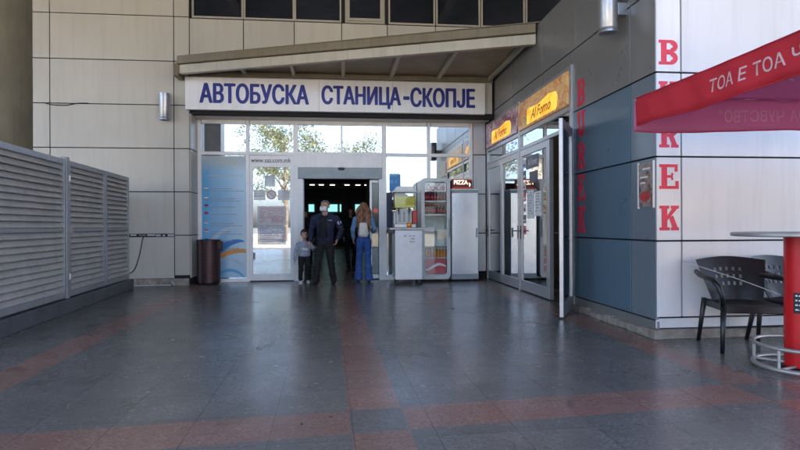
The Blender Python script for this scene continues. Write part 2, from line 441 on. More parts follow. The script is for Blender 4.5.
# upper windows
wx = [(-3.04, -2.08), (-2.0, -1.03), (-.96, -.05), (.10, .87), (1.02, 1.96), (2.05, 2.95), (3.04, 3.95), (4.04, 4.95), (5.04, 5.95), (6.04, 6.95)]
for x0, x1 in wx:
    f = MB(); w = .035; d = YP-.005
    f.box(x0-w, x0, d, d+.06, 5.51, 7.1); f.box(x1, x1+w, d, d+.06, 5.51, 7.1)
    f.box(x0, x1, d+.002, d+.06, 5.51, 5.55); f.box(x0, x1, d+.002, d+.06, 7.04, 7.1)
    if x0 == .10:
        f.box(x0+.002, x0+.06, d-.02, d+.04, 5.552, 7.03); f.box(x1-.06, x1-.002, d-.02, d+.04, 5.552, 7.03); f.box(x0+.06, x1-.06, d-.02, d+.04, 5.552, 5.61)
    fo = f.build('window', 'cream_frame', st, bevel=.003)
    p = MB(); p.box(x0+.001, x1-.001, YP+.024, YP+.029, 5.552, 7.04); p.build('pane', 'glass_window', fo)
    p = MB(); p.box(x0, x0+.22+.1*random.random(), YP+.0292, YP+.0296, 5.56, 7.0); p.build('curtain', 'navy_trim', fo)
# entrance glazing
mx = [-3.08, -2.06, -1.03, .92, 1.93, 2.90]
b = MB()
for x in mx:
    w = .035 if x not in (-1.03, .92) else .05
    b.box(x-w, x+w, YG-.05, YG+.05, 0 if x != 2.9 else 0, 3.52)
b.box(-3.045, -2.095, YG-.049, YG+.045, 2.76, 2.83); b.box(-2.025, -1.08, YG-.049, YG+.045, 2.76, 2.83)
b.box(-.98, .87, YG-.049, YG+.045, 2.78, 2.84); b.box(.97, 1.895, YG-.049, YG+.045, 2.76, 2.83); b.box(1.965, 2.865, YG-.049, YG+.045, 2.76, 2.83)
b.box(1.965, 2.865, YG-.048, YG+.044, 2.22, 2.27)
for a, c in zip(mx, mx[1:]):
    b.box(a+.051, c-.051, YG-.047, YG+.043, 3.44, 3.52)
b.box(-.04, .0, YG-.047, YG+.043, 2.84, 3.44)
b.box(-3.045, -2.095, YG-.049, YG+.045, 0, .07); b.box(.97, 1.895, YG-.049, YG+.045, 0, .1); b.box(1.965, 2.865, YG-.049, YG+.045, 0, .1)
b.build('glazing_frame', 'white_frame', st, bevel=.004)
for a, c in ((-3.045, -2.095), (-2.025, -1.08), (-.98, -.04), (0, .87), (.97, 1.895), (1.965, 2.865)):
    p = MB(); p.box(a, c, YG-.003, YG+.003, 2.84 if -1 < a < .9 else 2.83, 3.44); p.build('transom_pane', 'glass_mirror', st)
p = MB(); p.box(.97, 1.895, YG-.003, YG+.003, .1, 2.76); p.build('side_pane', 'glass_mirror', st)
p = MB(); p.box(1.965, 2.865, YG-.003, YG+.003, .1, 2.22); p.build('side_pane', 'glass_mirror', st)
p = MB(); p.box(1.965, 2.865, YG-.003, YG+.003, 2.27, 2.76); p.build('side_pane', 'glass_mirror', st)
p = MB(); p.box(-3.045, -2.095, YG-.003, YG+.003, .07, 2.76); p.build('side_pane', 'glass_mirror', st)
# door head and the operator box of the sliding doors
b = MB(); b.box(-.98, .87, YG-.06, YG+.06, 2.50, 2.779); b.build('door_head', 'white_frame', st, bevel=.004)
b = MB(); b.box(-.98, .87, YG-.075, YG+.12, 2.25, 2.497)
o = b.build('door_operator', 'grey_plastic', st, bevel=.006)
b = MB(); b.hull([((-.08, YG-.09, 2.47), .03), ((.02, YG-.09, 2.47), .03)]); b.build('sensor', 'black_plastic', o)
for x0, x1 in ((-.98, -.87), (.80, .87)): b = MB(); b.box(x0, x1, YG-.045, YG+.045, 0, 2.247); b.build('door_jamb', 'white_frame', st, bevel=.004)
# open sliding leaves behind the glazing plane
def leaf(x0, x1, y, mat='aluminium', gl='glass_sliding', z1=2.24):
    f = MB(); w = .05
    f.box(x0, x0+w, y, y+.04, .02, z1); f.box(x1-w, x1, y, y+.04, .02, z1)
    f.box(x0+w, x1-w, y+.001, y+.039, .02, .11); f.box(x0+w, x1-w, y+.001, y+.039, z1-.06, z1)
    o = f.build('sliding_door', mat, st, bevel=.003)
    p = MB(); p.box(x0+w, x1-w, y+.017, y+.023, .11, z1-.06); p.build('pane', gl, o); return o
leaf(.60, 1.50, YG+.07); leaf(-1.75, -.855, YG+.07)
# left hand glazed door (leaf with papers) in the second bay
f = MB(); f.box(-2.023, -1.96, YG-.04, YG+.04, .02, 2.755); f.box(-1.15, -1.082, YG-.04, YG+.04, .02, 2.755)
f.box(-1.96, -1.15, YG-.039, YG+.039, .02, .16); f.box(-1.96, -1.15, YG-.039, YG+.039, 2.50, 2.755)
dl = f.build('side_door', 'white_frame', st, bevel=.004)
p = MB(); p.box(-1.96, -1.15, YG-.003, YG+.003, .16, 2.5); p.build('pane', 'glass_papered', dl)
text('web_address', 'www.sas.com.mk', 0.86, .10, 'ink_dark', dl, FAC(-1.99, YG-.0405, 2.60), bold=.012)
# ------------------------------------------------------------------ hall behind the doors
hall = thing('station_hall', 'dim waiting hall behind the open sliding doors with a far strip of teal windows', 'hall', (0, 24, 0))
hall.location = (0, 0, 0)
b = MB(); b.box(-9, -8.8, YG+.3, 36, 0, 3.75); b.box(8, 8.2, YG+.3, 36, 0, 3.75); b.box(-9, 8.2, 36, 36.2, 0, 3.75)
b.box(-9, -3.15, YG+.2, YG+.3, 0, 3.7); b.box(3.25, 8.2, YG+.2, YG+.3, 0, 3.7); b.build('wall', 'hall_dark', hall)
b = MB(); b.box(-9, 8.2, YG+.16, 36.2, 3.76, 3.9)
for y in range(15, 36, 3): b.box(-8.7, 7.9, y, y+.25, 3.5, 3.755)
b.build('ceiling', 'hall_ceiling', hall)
for y, row in ((22, (-.9, -.35, .75)), (26, (-1.5, -1.0, -.4, .5, 1.1)), (30, (-1.8, -1.3, -.7, .1, .7, 1.2))):
    for x in row:
        b = MB(); b.box(x, x+.26, y+.4, y+.50, 3.46, 3.49); b.build('ceiling_light', 'lit_tube', hall)
for i, w_ in enumerate((.8, .7, .35, .85, .3, .7)):
    b = MB(); x = -4.2+i*1.0
    b.box(x, x+w_, 35.94, 35.97, 2.15, 2.62); b.build('window', 'lit_teal', hall)
b = MB()
for i in range(4): b.box(-3.2+i*1.2, -2.2+i*1.2, 35.2, 35.3, .9, 2.0)
b.build('counter_glass', 'navy_trim', hall)
simple('kiosk_pale', (.30, .29, .27), .6); simple('seat_grey', (.10, .11, .13), .5)
for x, y, w_ in ((-3.4, 24, 1.6), (2.0, 23, 1.4), (-4.6, 30, 2.4), (2.6, 31, 2.2)):
    b = MB(); b.box(x, x+w_, y, y+1.2, 0, 2.1); k_ = b.build('kiosk', 'kiosk_pale', hall)
    b = MB(); b.box(x+.1, x+w_-.1, y-.01, y-.002, 1.0, 1.7); b.build('counter_opening', 'navy_trim', k_)
for x in (-2.1, -1.4, .9, 1.6):
    b = MB(); b.box(x, x+.5, 20, 20.45, .40, .45); b.box(x, x+.5, 20.45, 20.5, .45, .85); b.box(x+.2, x+.3, 20.2, 20.3, 0, .40); b.build('seat', 'seat_grey', hall)
b = MB(); b.box(.95, 1.9, 17.0, 17.1, 1.62, 1.74); b.build('red_display', 'lit_red', hall)
for x, y in ((-.1, 34), (1.2, 28), (-2.7, 28)): b = MB(); b.box(x, x+.28, y, y+.28, 0, 3.5); b.build('column', 'hall_dark', hall)

# ------------------------------------------------------------------ posters and papers at the entrance
t_ = thing('tourist_poster', 'tall blue poster with flags and white and orange waves left of the doors', 'poster', (0, 0, 0))
x0, x1, z0, z1 = -3.035, -2.105, .09, 2.74
b = MB(); b.box(x0, x1, YG-.012, YG-.006, z0, z1); b.build('sheet', 'blue_poster', t_)
def ribbon(x, z, rx, rz, w, mat, a0, a1, y):
    b = MB(); n = 24
    for i in range(n):
        q = []
        for a, s in ((i, 1), (i+1, 1), (i+1, 0), (i, 0)):
            th = R(a0+(a1-a0)*a/n); k = math.sin(math.pi*a/n)**.6 if n else 1
            r1, r2 = rx+(w*k if s else 0), rz+(w*k if s else 0)
            q.append((x+r1*math.cos(th), z+r2*math.sin(th)))
        q = [(min(max(px, x0), x1), max(pz, z0+.01)) for px, pz in q]
        vs = [b.b.verts.new((px, y, pz)) for px, pz in q]
        b.b.faces.new(vs)
    return b.build('wave', mat, t_)
simple('wave_pale', (.45, .60, .72), .4); simple('wave_blue', (.04, .22, .55), .4); simple('wave_orange', (.70, .33, .09), .4); simple('wave_sky', (.12, .42, .68), .4)
ribbon(-2.15, .10, .9, 1.10, .09, 'wave_pale', 95, 178, YG-.0125)
ribbon(-2.1, .05, .75, .82, .14, 'wave_blue', 92, 178, YG-.0130)
ribbon(-2.2, -.15, .80, .78, .10, 'wave_orange', 60, 150, YG-.0135)
ribbon(-2.5, -.35, .60, .80, .08, 'wave_pale', 50, 140, YG-.0140)
ribbon(-2.45, -.50, .50, .72, .07, 'wave_sky', 50, 140, YG-.0145)
random.seed(3)
b = MB()
for i, z in enumerate((2.02, 1.80, 1.62, 1.46, 1.26, 1.08, .88, .72)):
    for k in range(2 if i in (0, 1, 4, 5) else 1):
        w = random.uniform(.35, .68)
        xx = x0+.17
        while xx < x0+.17+w:
            ww = random.uniform(.02, .07); b.box(xx, xx+ww, YG-.0152, YG-.0148, z-.05*k, z-.05*k+.016); xx += ww+.012
b.build('print_lines', 'ink_grey', t_)
for i, z in enumerate((2.0, 1.80, 1.64, 1.48, 1.28, 1.10, .90)):
    b = MB(); b.box(x0+.05, x0+.13, YG-.0152, YG-.0148, z, z+.045); o = b.build('flag', ['white_paint', 'paper', 'navy_trim', 'cola_red', 'ink_grey', 'cola_red', 'navy_trim'][i], t_)
    b = MB(); b.box(x0+.05, x0+.13, YG-.0158, YG-.0154, z, z+.015); b.build('flag_stripe', ['navy_trim', 'cola_red', 'cola_red', 'navy_trim', 'white_paint', 'white_paint', 'cola_red'][i], o)
b = MB()
for i in range(5): b.box(x0+.3+i*.09, x0+.37+i*.09, YG-.0152, YG-.0148, 2.56+.02*(i % 2), 2.62)
b.box(x0+.1, x1-.06, YG-.0152, YG-.0148, 2.30, 2.315); b.build('heading', 'paper_grey', t_)
def notice(label, x, z, w, h, mat='paper', lines=8, y=YG-.004, M=None, ink='ink_grey', name='paper_notice', cat='notice', dens=1.0, group=None):
    o = MB().box(x, x+w, y-.002, y, z, z+h).build(name, mat, None) if not M else MB().box(0, w, -.003, 0, 0, h, M).build(name, mat, None)
    tag(o, label, cat, group)
    b = MB(); n = 0
    for i in range(lines):
        zz = h*(.88-.8*i/max(1, lines)); xx = w*.08
        while xx < w*.9:
            ww = random.uniform(.02, .08)*min(1, w*2)
            if random.random() < .75*dens:
                hh = h*.35/max(1, lines)
                if M: b.box(xx, min(xx+ww, w*.93), -.0045, -.0035, zz, zz+hh, M)
                else: b.box(x+xx, x+min(xx+ww, w*.93), y-.0035, y-.0025, z+zz, z+zz+hh)
            xx += ww+.012
    b.build('print', ink, o); return o
notice('large pale timetable sheet with dense print on the glass door, upper of two', -1.86, 1.23, .62, .42, 'film', 12, ink='ink_pink')
notice('large pale timetable sheet with dense print on the glass door, lower of two', -1.86, .80, .62, .41, 'film', 12, ink='ink_soft')
notice('small grey notice on the glass door above the round prohibition sticker', -1.70, 2.08, .22, .24, 'film', 4)
notice('wide grey paper at the left of the round prohibition sticker', -1.94, 1.78, .25, .22, 'film', 3)
notice('wide grey paper at the right of the round prohibition sticker', -1.42, 1.78, .25, .22, 'film', 3)
b = MB(); M = FAC(-1.56, YG-.004, 1.90) @ Matrix.Rotation(R(90), 4, 'X')
b.lathe((0, 0, 0), [(.105, 0), (.105, .002)], 28, M=M)
ps = tag(b.build('prohibition_sticker', 'film'), 'round sticker with ring and slash on the glass door between two grey papers', 'sticker')
b = MB(); pts = [(-1.56+.09*math.cos(a*math.pi/14), YG-.007, 1.90+.09*math.sin(a*math.pi/14)) for a in range(29)]
b.tube(pts, .007, 6, False); b.tube([(-1.62, YG-.007, 1.96), (-1.50, YG-.007, 1.84)], .006, 6); b.build('ring', 'ink_red', ps)
notice('square blue poster on the glass behind the juice dispenser', 1.04, 1.98, .25, .38, 'wave_blue', 2, y=YG-.006, ink='wave_sky', name='blue_poster_sheet', cat='poster')
o = MB().box(.975, 1.10, YG-.012, YG-.006, 1.15, 1.95).build('film_strip', 'navy_trim'); tag(o, 'narrow dark blue film on the glass beside the juice dispenser', 'window film')

# ------------------------------------------------------------------ name board and canopy
sg = thing('station_sign', 'long white name board with blue Cyrillic letters over the entrance', 'sign', (0, YP-.1, 3.6)); sg.location = (0, 0, 0)
b = MB(); b.box(-3.19, 3.06, YP-.10, YP-.002, 3.60, 4.26); b.build('board', 'sign_white', sg, bevel=.006)
b = MB()
for x in (-.49,  1.05): b.box(x, x+.006, YP-.1015, YP-.10, 3.61, 4.25)
b.build('joint', 'ink_grey', sg)
text('lettering', 'АВТОБУСКА', 2.18, .40, 'sign_blue', sg, FAC(-2.89, YP-.10, 3.74), .012, .042)
text('lettering', 'СТАНИЦА', 1.64, .455, 'sign_blue', sg, FAC(-.42, YP-.10, 3.683), .012, .037)
text('lettering', '-', .12, .065, 'sign_blue', sg, FAC(1.29, YP-.10, 3.88), .012, .1)
text('lettering', 'СКОПЈЕ', 1.37, .40, 'sign_blue', sg, FAC(1.45, YP-.10, 3.735), .012, .042)
cn = thing('entrance_canopy', 'slanting brown metal canopy over the station name board', 'canopy', (0, YP, 4.3)); cn.location = (0, 0, 0)
A = Vector((-3.22, 11.35)); B_ = Vector((3.27, 9.05)); D = (B_-A).normalized(); N = Vector((D.y, -D.x))
def strip(mb, o0, o1, z0a, z1a, z0b=None, z1b=None, ext=0, A=A, B=B_):
    z0b = z0a if z0b is None else z0b; z1b = z1a if z1b is None else z1b
    a0, a1 = A+N*o0, A+N*o1; b0, b1 = B+N*o0+D*ext, B+N*o1+D*ext
    mb.hexa([(a0.x, a0.y, z0a), (a1.x, a1.y, z0a), (b1.x, b1.y, z0b), (b0.x, b0.y, z0b), (a0.x, a0.y, z1a), (a1.x, a1.y, z1a), (b1.x, b1.y, z1b), (b0.x, b0.y, z1b)])
b = MB(); strip(b, -.05, .10, 4.43, 4.57, 4.45, 4.60); b.build('gutter', 'canopy_metal', cn, bevel=.006)
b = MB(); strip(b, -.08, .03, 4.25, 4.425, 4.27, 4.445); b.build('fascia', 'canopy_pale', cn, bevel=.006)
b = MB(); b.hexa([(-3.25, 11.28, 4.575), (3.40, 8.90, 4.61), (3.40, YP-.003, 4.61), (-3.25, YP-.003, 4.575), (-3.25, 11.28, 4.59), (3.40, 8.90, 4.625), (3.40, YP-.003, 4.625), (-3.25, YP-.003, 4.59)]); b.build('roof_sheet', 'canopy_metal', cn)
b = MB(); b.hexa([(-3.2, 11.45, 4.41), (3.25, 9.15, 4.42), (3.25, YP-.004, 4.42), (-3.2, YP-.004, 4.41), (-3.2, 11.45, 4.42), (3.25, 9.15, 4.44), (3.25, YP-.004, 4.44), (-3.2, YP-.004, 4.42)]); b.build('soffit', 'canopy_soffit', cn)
for x in (-2.0, -1.0, .02, 1.04, 2.05, 3.17):
    yf = A.y+(x-A.x)/(B_.x-A.x)*(B_.y-A.y)+.12
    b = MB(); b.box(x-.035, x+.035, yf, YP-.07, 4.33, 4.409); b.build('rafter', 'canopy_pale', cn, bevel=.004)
b = MB(); b.box(-3.15, 3.25, YP-.065, YP-.006, 4.30, 4.40); b.build('wall_beam', 'canopy_metal', cn, bevel=.004)
b = MB(); b.box(-3.33, -3.225, 11.30, YP-.004, 4.20, 4.45); b.build('end_bracket', 'canopy_metal', cn, bevel=.004)

# ------------------------------------------------------------------ shop wing on the right
sh = thing('shop_wing', 'bakery shop wing with dark metallic cladding, sky-tinted panels and two glazed doors', 'building', (XR, 8, 0)); sh.location = (0, 0, 0)
b = MB()
b.box(XR+.035, XR+.2, YC+.035, 7.60, 0, 4.58); b.box(XR+.035, XR+.2, 7.60, YP-.01, 3.5, 4.58)
b.box(XR+.2, 12, YC+.035, YC+.2, 0, 4.58); b.box(XR+.035, 12, YC+.2, YP-.01, 4.55, 4.58)
b.build('wall', 'gap', sh)
# cladding facing the passage.  RWM(x, y): local x = distance towards the camera
ys = [YP-.01, 10.3, 8.80, 7.60, 7.46, 6.0, YC]
M = RWM(XR, YP, 0)
def U(y): return YP-y
b = MB()
panels(b, M, [U(YP-.02), U(10.35), U(8.78), U(7.48), U(5.99), U(YC)], [3.70, 4.60])
panels(b, M, [U(YP-.02), U(10.35), U(8.78), U(7.58)], [3.50, 3.70])
panels(b, M, [U(7.58), U(5.99), U(YC)], [2.81, 3.70])
b.box(U(7.58), U(YC)-.01, .012, .04, .05, .18, M)
b.build('cladding', 'grey_panel', sh, bevel=.003)
b = MB(); panels(b, M, [U(5.99), U(YC)], [.19, 1.03, 1.92, 2.81]); b.build('skylit_grey_cladding', 'skylit_grey_panel', sh, bevel=.003)
b = MB(); panels(b, M, [U(7.58), U(5.99)], [.19, 1.03, 1.92, 2.81]); b.build('skylit_cladding', 'skylit_panel', sh, bevel=.003)
# end wall facing the camera
b = MB(); M = FAC(0, YC, 0)
panels(b, M, [XR, 3.565, 6.1, 8.6, 11.9], [.22, 1.03, 1.92, 2.81, 3.70, 4.60]); b.box(XR+.01, 11.9, .012, .04, .11, .21, M)
b.build('end_cladding', 'white_panel', sh, bevel=.003)
random.seed(11)
b = MB()   # chipped concrete upstand along the foot of both walls
y = YC-.05
while y < 7.5:
    L = random.uniform(.12, .3); d = random.uniform(.035, .065); hgt = random.uniform(.06, .10)
    b.box(XR-d, XR+.05, y, min(y+L, 7.55), 0, hgt); y += L+.002
x = XR-.03
while x < 11:
    L = random.uniform(.3, .8); b.box(x, x+L, YC-random.uniform(.02, .035), YC+.05, 0, random.uniform(.085, .10)); x += L+.002
b.build('upstand', 'rough_concrete', sh, bevel=.008)
# dark shop room behind the doors
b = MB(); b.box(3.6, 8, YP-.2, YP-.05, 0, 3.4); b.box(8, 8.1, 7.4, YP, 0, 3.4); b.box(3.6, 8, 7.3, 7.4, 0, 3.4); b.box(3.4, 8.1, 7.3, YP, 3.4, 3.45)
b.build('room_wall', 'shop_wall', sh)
for i in range(3):
    b = MB(); b.box(4.6+i*.1, 5.6+i*.1, 8.4+i*1.0, 8.52+i*1.0, 3.34, 3.38); b.build('room_light', 'lit_spot', sh)
b = MB(); b.box(5.6, 6.3, 7.8, 11, 0, 1.1); b.box(5.7, 6.2, 7.9, 10.9, 1.1, 1.4); b.build('counter', 'brushed', sh, bevel=.01)
# door and sign bays
b = MB()
YB = [7.60, 9.93, 12.22]
for y in YB: b.box(XR-.03, XR+.07, y-.035, y+.035, 0, 3.50)
for y0, y1 in ((YB[0]+.035, YB[1]-.035), (YB[1]+.035, YB[2]-.035)):
    b.box(XR-.02, XR+.06, y0, y1, 2.86, 2.93); b.box(XR-.02, XR+.06, y0, y1, 3.44, 3.499); b.box(XR-.02, XR+.06, y0, y1, 2.58, 2.64)
b.build('shop_frame', 'aluminium', sh, bevel=.004)
for y0, y1 in ((YB[0]+.035, YB[1]-.035), (YB[1]+.035, YB[2]-.035)):
    p = MB(); p.box(XR+.01, XR+.016, y0, y1, 2.64, 2.86); p.build('fanlight', 'glass_shop', sh)
def shop_leaf(y0, y1, handle_near=True, name='shop_door', M=None, gl='glass_shop', w=.075):
    """leaf in local coords: x along the leaf from 0 (hinge) to L, y thickness, front = -y"""
    L = y1-y0
    if M is None: M = RWM(XR, y1, 0)
    f = MB(); w2 = w
    f.box(0, w2, -.02, .03, .02, 2.575, M); f.box(L-w2, L, -.02, .03, .02, 2.575, M)
    f.box(w2, L-w2, -.019, .029, .02, .20, M); f.box(w2, L-w2, -.019, .029, 2.46, 2.575, M)
    o = f.build(name, 'aluminium', sh, bevel=.004)
    p = MB(); p.box(w2, L-w2, .002, .008, .20, 2.46, M); p.build('pane', gl, o)
    h = MB(); hx = L-w2/2 if handle_near else w2/2
    h.box(hx-.02, hx+.02, -.032, -.021, .95, 1.20, M); h.tube([(hx, -.03, 1.1), (hx, -.075, 1.1), (hx+(-.12 if handle_near else .12), -.075, 1.1)], .011, 8, M=M)
    h.build('handle', 'dark_metal', o)
    return o
shop_leaf(9.968, 11.12, True); shop_leaf(11.125, 12.18, False)
shop_leaf(8.50, 9.89, False)
ang = math.atan2(6.80-7.56, 2.78-3.24)
MO = Matrix.Translation((3.235, 7.555, 0)) @ Matrix.Rotation(ang, 4, 'Z')
od = shop_leaf(0, .89, True, M=MO, gl='glass_shop')
tag(od, 'shop door leaf standing open into the passage')
b = MB(); b.box(XR-.02, XR+.05, 8.44, 8.498, .02, 2.575); b.box(XR-.02, XR+.05, 7.637, 7.68, .02, 2.575); b.build('door_post', 'aluminium', sh, bevel=.003)
# illuminated boards over the doors
def fascia_sign(y0, y1, label, mat, small):
    o = thing('shop_sign', label, 'sign', (0, 0, 0))
    M = RWM(XR-.05, y1, 2.945); L = y1-y0
    MB().box(0, L, 0, .05, 0, .485, M).build('board', mat, o, bevel=.003)
    a, c = L*.22, L*.83
    b = MB(); b.prism([(a, .03), (c-.06, .03), (c, .06), (c+.02, .22), (c-.05, .30), (c-.30, .33), (a+.55, .27), (a+.1, .30), (a, .28)], 'y', -.006, 0, M); b.build('lit_panel', 'lit_yellow', o)
    text('lettering', 'Al Forno', (c-a)*.66, .17, 'brown_sign', o, M @ FAC(a+(c-a)*.16, -.006, .08), .003, 0, .35)
    return o
fascia_sign(7.66, 9.88, 'brown food picture board with a bright yellow lettered panel over the nearer shop door', 'food_print', False)
fascia_sign(9.98, 12.17, 'darker purple-brown food picture board with yellow lettered panel over the farther shop door', 'food_print_dark', True)
# stickers on the closed near leaf
def onwall(y, z): return RWM(XR-.024, y, z)
s_ = MB().box(0, .62, -.003, 0, 0, .22, RWM(XR, 9.60, 2.20)).build('blue_sticker', 'navy_trim'); tag(s_, 'dark blue lettered sticker high on the shop door glass', 'sticker')
text('lettering', 'Al Forno', .46, .12, 'white_paint', s_, RWM(XR-.004, 9.5, 2.25), .002, .0, .3)
s_ = MB().box(0, .40, -.003, 0, 0, .20, RWM(XR, 9.42, 1.94)).build('blue_sticker', 'navy_trim'); tag(s_, 'plain dark blue sticker below the lettered one on the shop door glass', 'sticker')
for i in range(7):
    s_ = MB().box(0, .13, -.003, 0, 0, .15, RWM(XR, 9.76, 2.24-.2*i)).build('card_sticker', ['white_paint', 'navy_trim', 'paper', 'cola_red', 'white_paint', 'navy_trim', 'cola_red'][i])
    tag(s_, ['white', 'dark blue', 'cream', 'red', 'white', 'dark blue', 'red'][i]+' card sticker, '+['one from the top', 'two from the top', 'three from the top', 'four from the top', 'five from the top', 'six from the top', 'seven from the top'][i]+' in the row on the shop door', 'sticker', 'card stickers on the shop door')
    MB().box(.02, .11, -.005, -.0035, .03, .07, RWM(XR, 9.76, 2.24-.2*i)).build('stripe', ['badge_blue', 'white_paint', 'ink_red', 'white_paint', 'ink_red', 'white_paint', 'navy_trim'][i], s_)
notice('sheet of opening hours taped to the shop door glass, nearest its stickers', 0, 0, .34, .50, 'paper', 9, M=RWM(XR-.001, 9.55, 1.32))
notice('second paper sheet on the shop door glass beside the opening hours', 0, 0, .30, .42, 'paper', 7, M=RWM(XR-.001, 9.14, 1.36))
# BUREK slab letters
def slab(ch, w, h):
    """list of polygons (lists of xz points) of a slab serif capital"""
    P = []
    def r(a, b, c, d): P.append([(a*w, b*h), (c*w, b*h), (c*w, d*h), (a*w, d*h)])
    def arc(cx, cz, rx, rz, t, a0, a1, n=12):
        o = [(cx*w+rx*w*math.cos(R(a0+(a1-a0)*i/n)), cz*h+rz*h*math.sin(R(a0+(a1-a0)*i/n))) for i in range(n+1)]
        q = [(cx*w+(rx-t)*w*math.cos(R(a0+(a1-a0)*i/n)), cz*h+(rz-t*.75)*h*math.sin(R(a0+(a1-a0)*i/n))) for i in range(n+1)]
        for i in range(n): P.append([o[i], o[i+1], q[i+1], q[i]])
    st = .12
    if ch in 'BREK':
        r(.12, 0, .40, 1); r(0, 0, .12, st); r(0, 1-st, .12, 1); r(.40, 0, .52, st) if ch != 'B' else None
    if ch == 'B':
        for cz, rr in ((.745, .255), (.265, .265)):
            r(.40, cz+rr-st, .62, cz+rr); r(.40, cz-rr, .62, cz-rr+st); arc(.62, cz, .36, rr, .24, -90, 90)
    if ch == 'R':
        r(.40, .88, .60, 1); r(.40, .44, .60, .56); arc(.60, .72, .36, .28, .24, -90, 90)
        P.append([(.50*w, .46*h), (.74*w, .46*h), (.92*w, .12*h), (.66*w, .12*h)]); r(.62, 0, 1, .12)
    if ch == 'E':
        r(.40, .88, .95, 1); r(.80, .70, .95, .88); r(.52, 0, 1, .12); r(.84, .12, 1, .32); r(.40, .45, .70, .56); r(.62, .36, .72, .45); r(.62, .56, .72, .65)
    if ch == 'K':
        r(.40, 1-st, .5, 1); P.append([(.40*w, .40*h), (.40*w, .58*h), (.66*w, .88*h), (.92*w, .88*h)]); r(.60, .88, 1, 1)
        P.append([(.50*w, .52*h), (.70*w, .60*h), (.94*w, .12*h), (.66*w, .12*h)]); r(.60, 0, 1, .12)
    if ch == 'U':
        r(.08, .34, .34, .88); r(0, .88, .44, 1); r(.66, .34, .92, .88); r(.56, .88, 1, 1); arc(.5, .34, .42, .34, .26, 180, 360)
    return P
def burek(M, w, h, step, label):
    o = thing('burek_lettering', label, 'sign', (0, 0, 0))
    for i, ch in enumerate('BUREK'):
        b = MB()
        for k, p in enumerate(slab(ch, w, h)):
            b.prism([(x, z-step*i) for x, z in p], 'y', -.005-.00005*k, -.0005, M)
        b.build('letter', 'burek_red', o)
burek(RWM(XR, 7.42, 2.86), .24, .36, .44, 'red letters BUREK down the sky-tinted shop wall beside the open door')
burek(FAC(3.315, YC, 2.89), .215, .26, .437, 'red letters BUREK down the narrow white corner strip by the umbrella')
# menu poster
po = thing('menu_poster', 'small framed food poster on the grey wall next to the corner', 'poster', (0, 0, 0))
M = RWM(XR-.001, 5.82, 1.38)
MB().box(.02, .30, -.012, 0, .015, .49, M).build('print', 'menu_print', po)
f = MB(); f.box(0, .02, -.016, 0, 0, .505, M); f.box(.30, .32, -.016, 0, 0, .505, M); f.build('frame', 'white_frame', po, bevel=.002)
b = MB()
for z, a, c in ((.33, .05, .2), (.27, .06, .16), (.42, .1, .25)): b.box(a, c, -.0135, -.0122, z, z+.018, M)
b.build('print_lines', 'paper', po)
b = MB(); MM = M @ Matrix.Translation((.15, -.0125, .13)) @ Matrix.Rotation(R(90), 4, 'X') @ Matrix.Diagonal((1, .55, 1, 1)); b.lathe((0, 0, 0), [(.10, 0), (.10, .001)], 20, M=MM); b.lathe((0, 0, .001), [(.075, 0), (.075, .001)], 20, M=MM); b.build('plate', 'ink_red', po)

# ------------------------------------------------------------------ wall lamps
def wall_lamp(c, r, z0, z1, wall, label):
    o = thing('wall_lamp', label, 'lamp', (0, 0, 0), group='cylinder wall lamps')
    b = MB(); b.lathe((c[0], c[1], 0), [(r*.80, z0+.02), (r*.93, z0), (r, z0+.004), (r, z0+.05), (r*.99, z0+.052), (r*.99, z0+.056), (r, z0+.058), (r, z1-.004), (r*.95, z1), (r*.8, z1-.01)], 36); b.build('housing', 'lamp_metal', o, smooth='auto')
    b = MB(); b.lathe((c[0], c[1], 0), [(0, z0+.025), (r*.79, z0+.025), (r*.79, z0+.030), (0, z0+.030)], 24, False); b.build('lens', 'dark_metal', o)
    b = MB(); zm = (z0+z1)/2
    if wall == 'y': b.box(c[0]-.04, c[0]+.04, c[1]+r*.9, YP, zm-.07, zm+.07)
    else: b.box(c[0]+r*.9, XR, c[1]-.05, c[1]+.05, zm-.09, zm+.05)
    b.build('bracket', 'lamp_metal', o, bevel=.004)
wall_lamp((-3.57, YP-.16), .105, 3.36, 3.90, 'y', 'grey cylinder lamp on the pale wall at the left of the name board')
wall_lamp((3.07, 6.10), .108, 3.42, 4.02, 'x', 'large grey cylinder lamp on the dark wall above the burek letters')
# cables on the pale wall
def cable(name, pts, r, label, mat='dark_metal'):
    b = MB(); P = [Vector(p) for p in pts]; out = []
    for i in range(len(P)-1):
        p0, p1, p2, p3 = P[max(i-1, 0)], P[i], P[i+1], P[min(i+2, len(P)-1)]
        for k in range(6):
            u = k/6; out.append(.5*((2*p1)+(p2-p0)*u+(2*p0-5*p1+4*p2-p3)*u*u+(3*p1-p0-3*p2+p3)*u**3))
    out.append(P[-1]); b.tube(out, r, 6); return tag(b.build(name, mat, smooth=True), label, 'cable')
y = YP-.02
cable('cable', [(-4.02, y, 1.02), (-4.06, y, .95), (-4.12, y-.01, .62), (-4.22, y-.02, .33), (-4.35, y-.02, .25)], .011, 'black cable hanging from the broken joint beside the louvred screens')
cable('cable', [(-5.95, y, 3.70), (-5.84, y, 3.67), (-5.7, y, 3.655), (-5.5, y, 3.66), (-5.3, y, 3.70), (-5.1, y, 3.705)], .009, 'thin cable sagging across the pale wall high above the louvred screens')
b = MB(); b.box(-4.35, -3.46, YP-.008, YP+.02, 1.0, 1.06); br = b.build('open_joint', 'gap', st)
random.seed(5); b = MB()
xx = -4.3
while xx < -3.5:
    w = random.uniform(.05, .16); b.box(xx, xx+w, YP-.012, YP-.007, 1.02+random.uniform(-.012, .01), 1.05+random.uniform(-.01, .005)); xx += w+random.uniform(.01, .05)
b.build('torn_sealant', 'paper_grey', st)
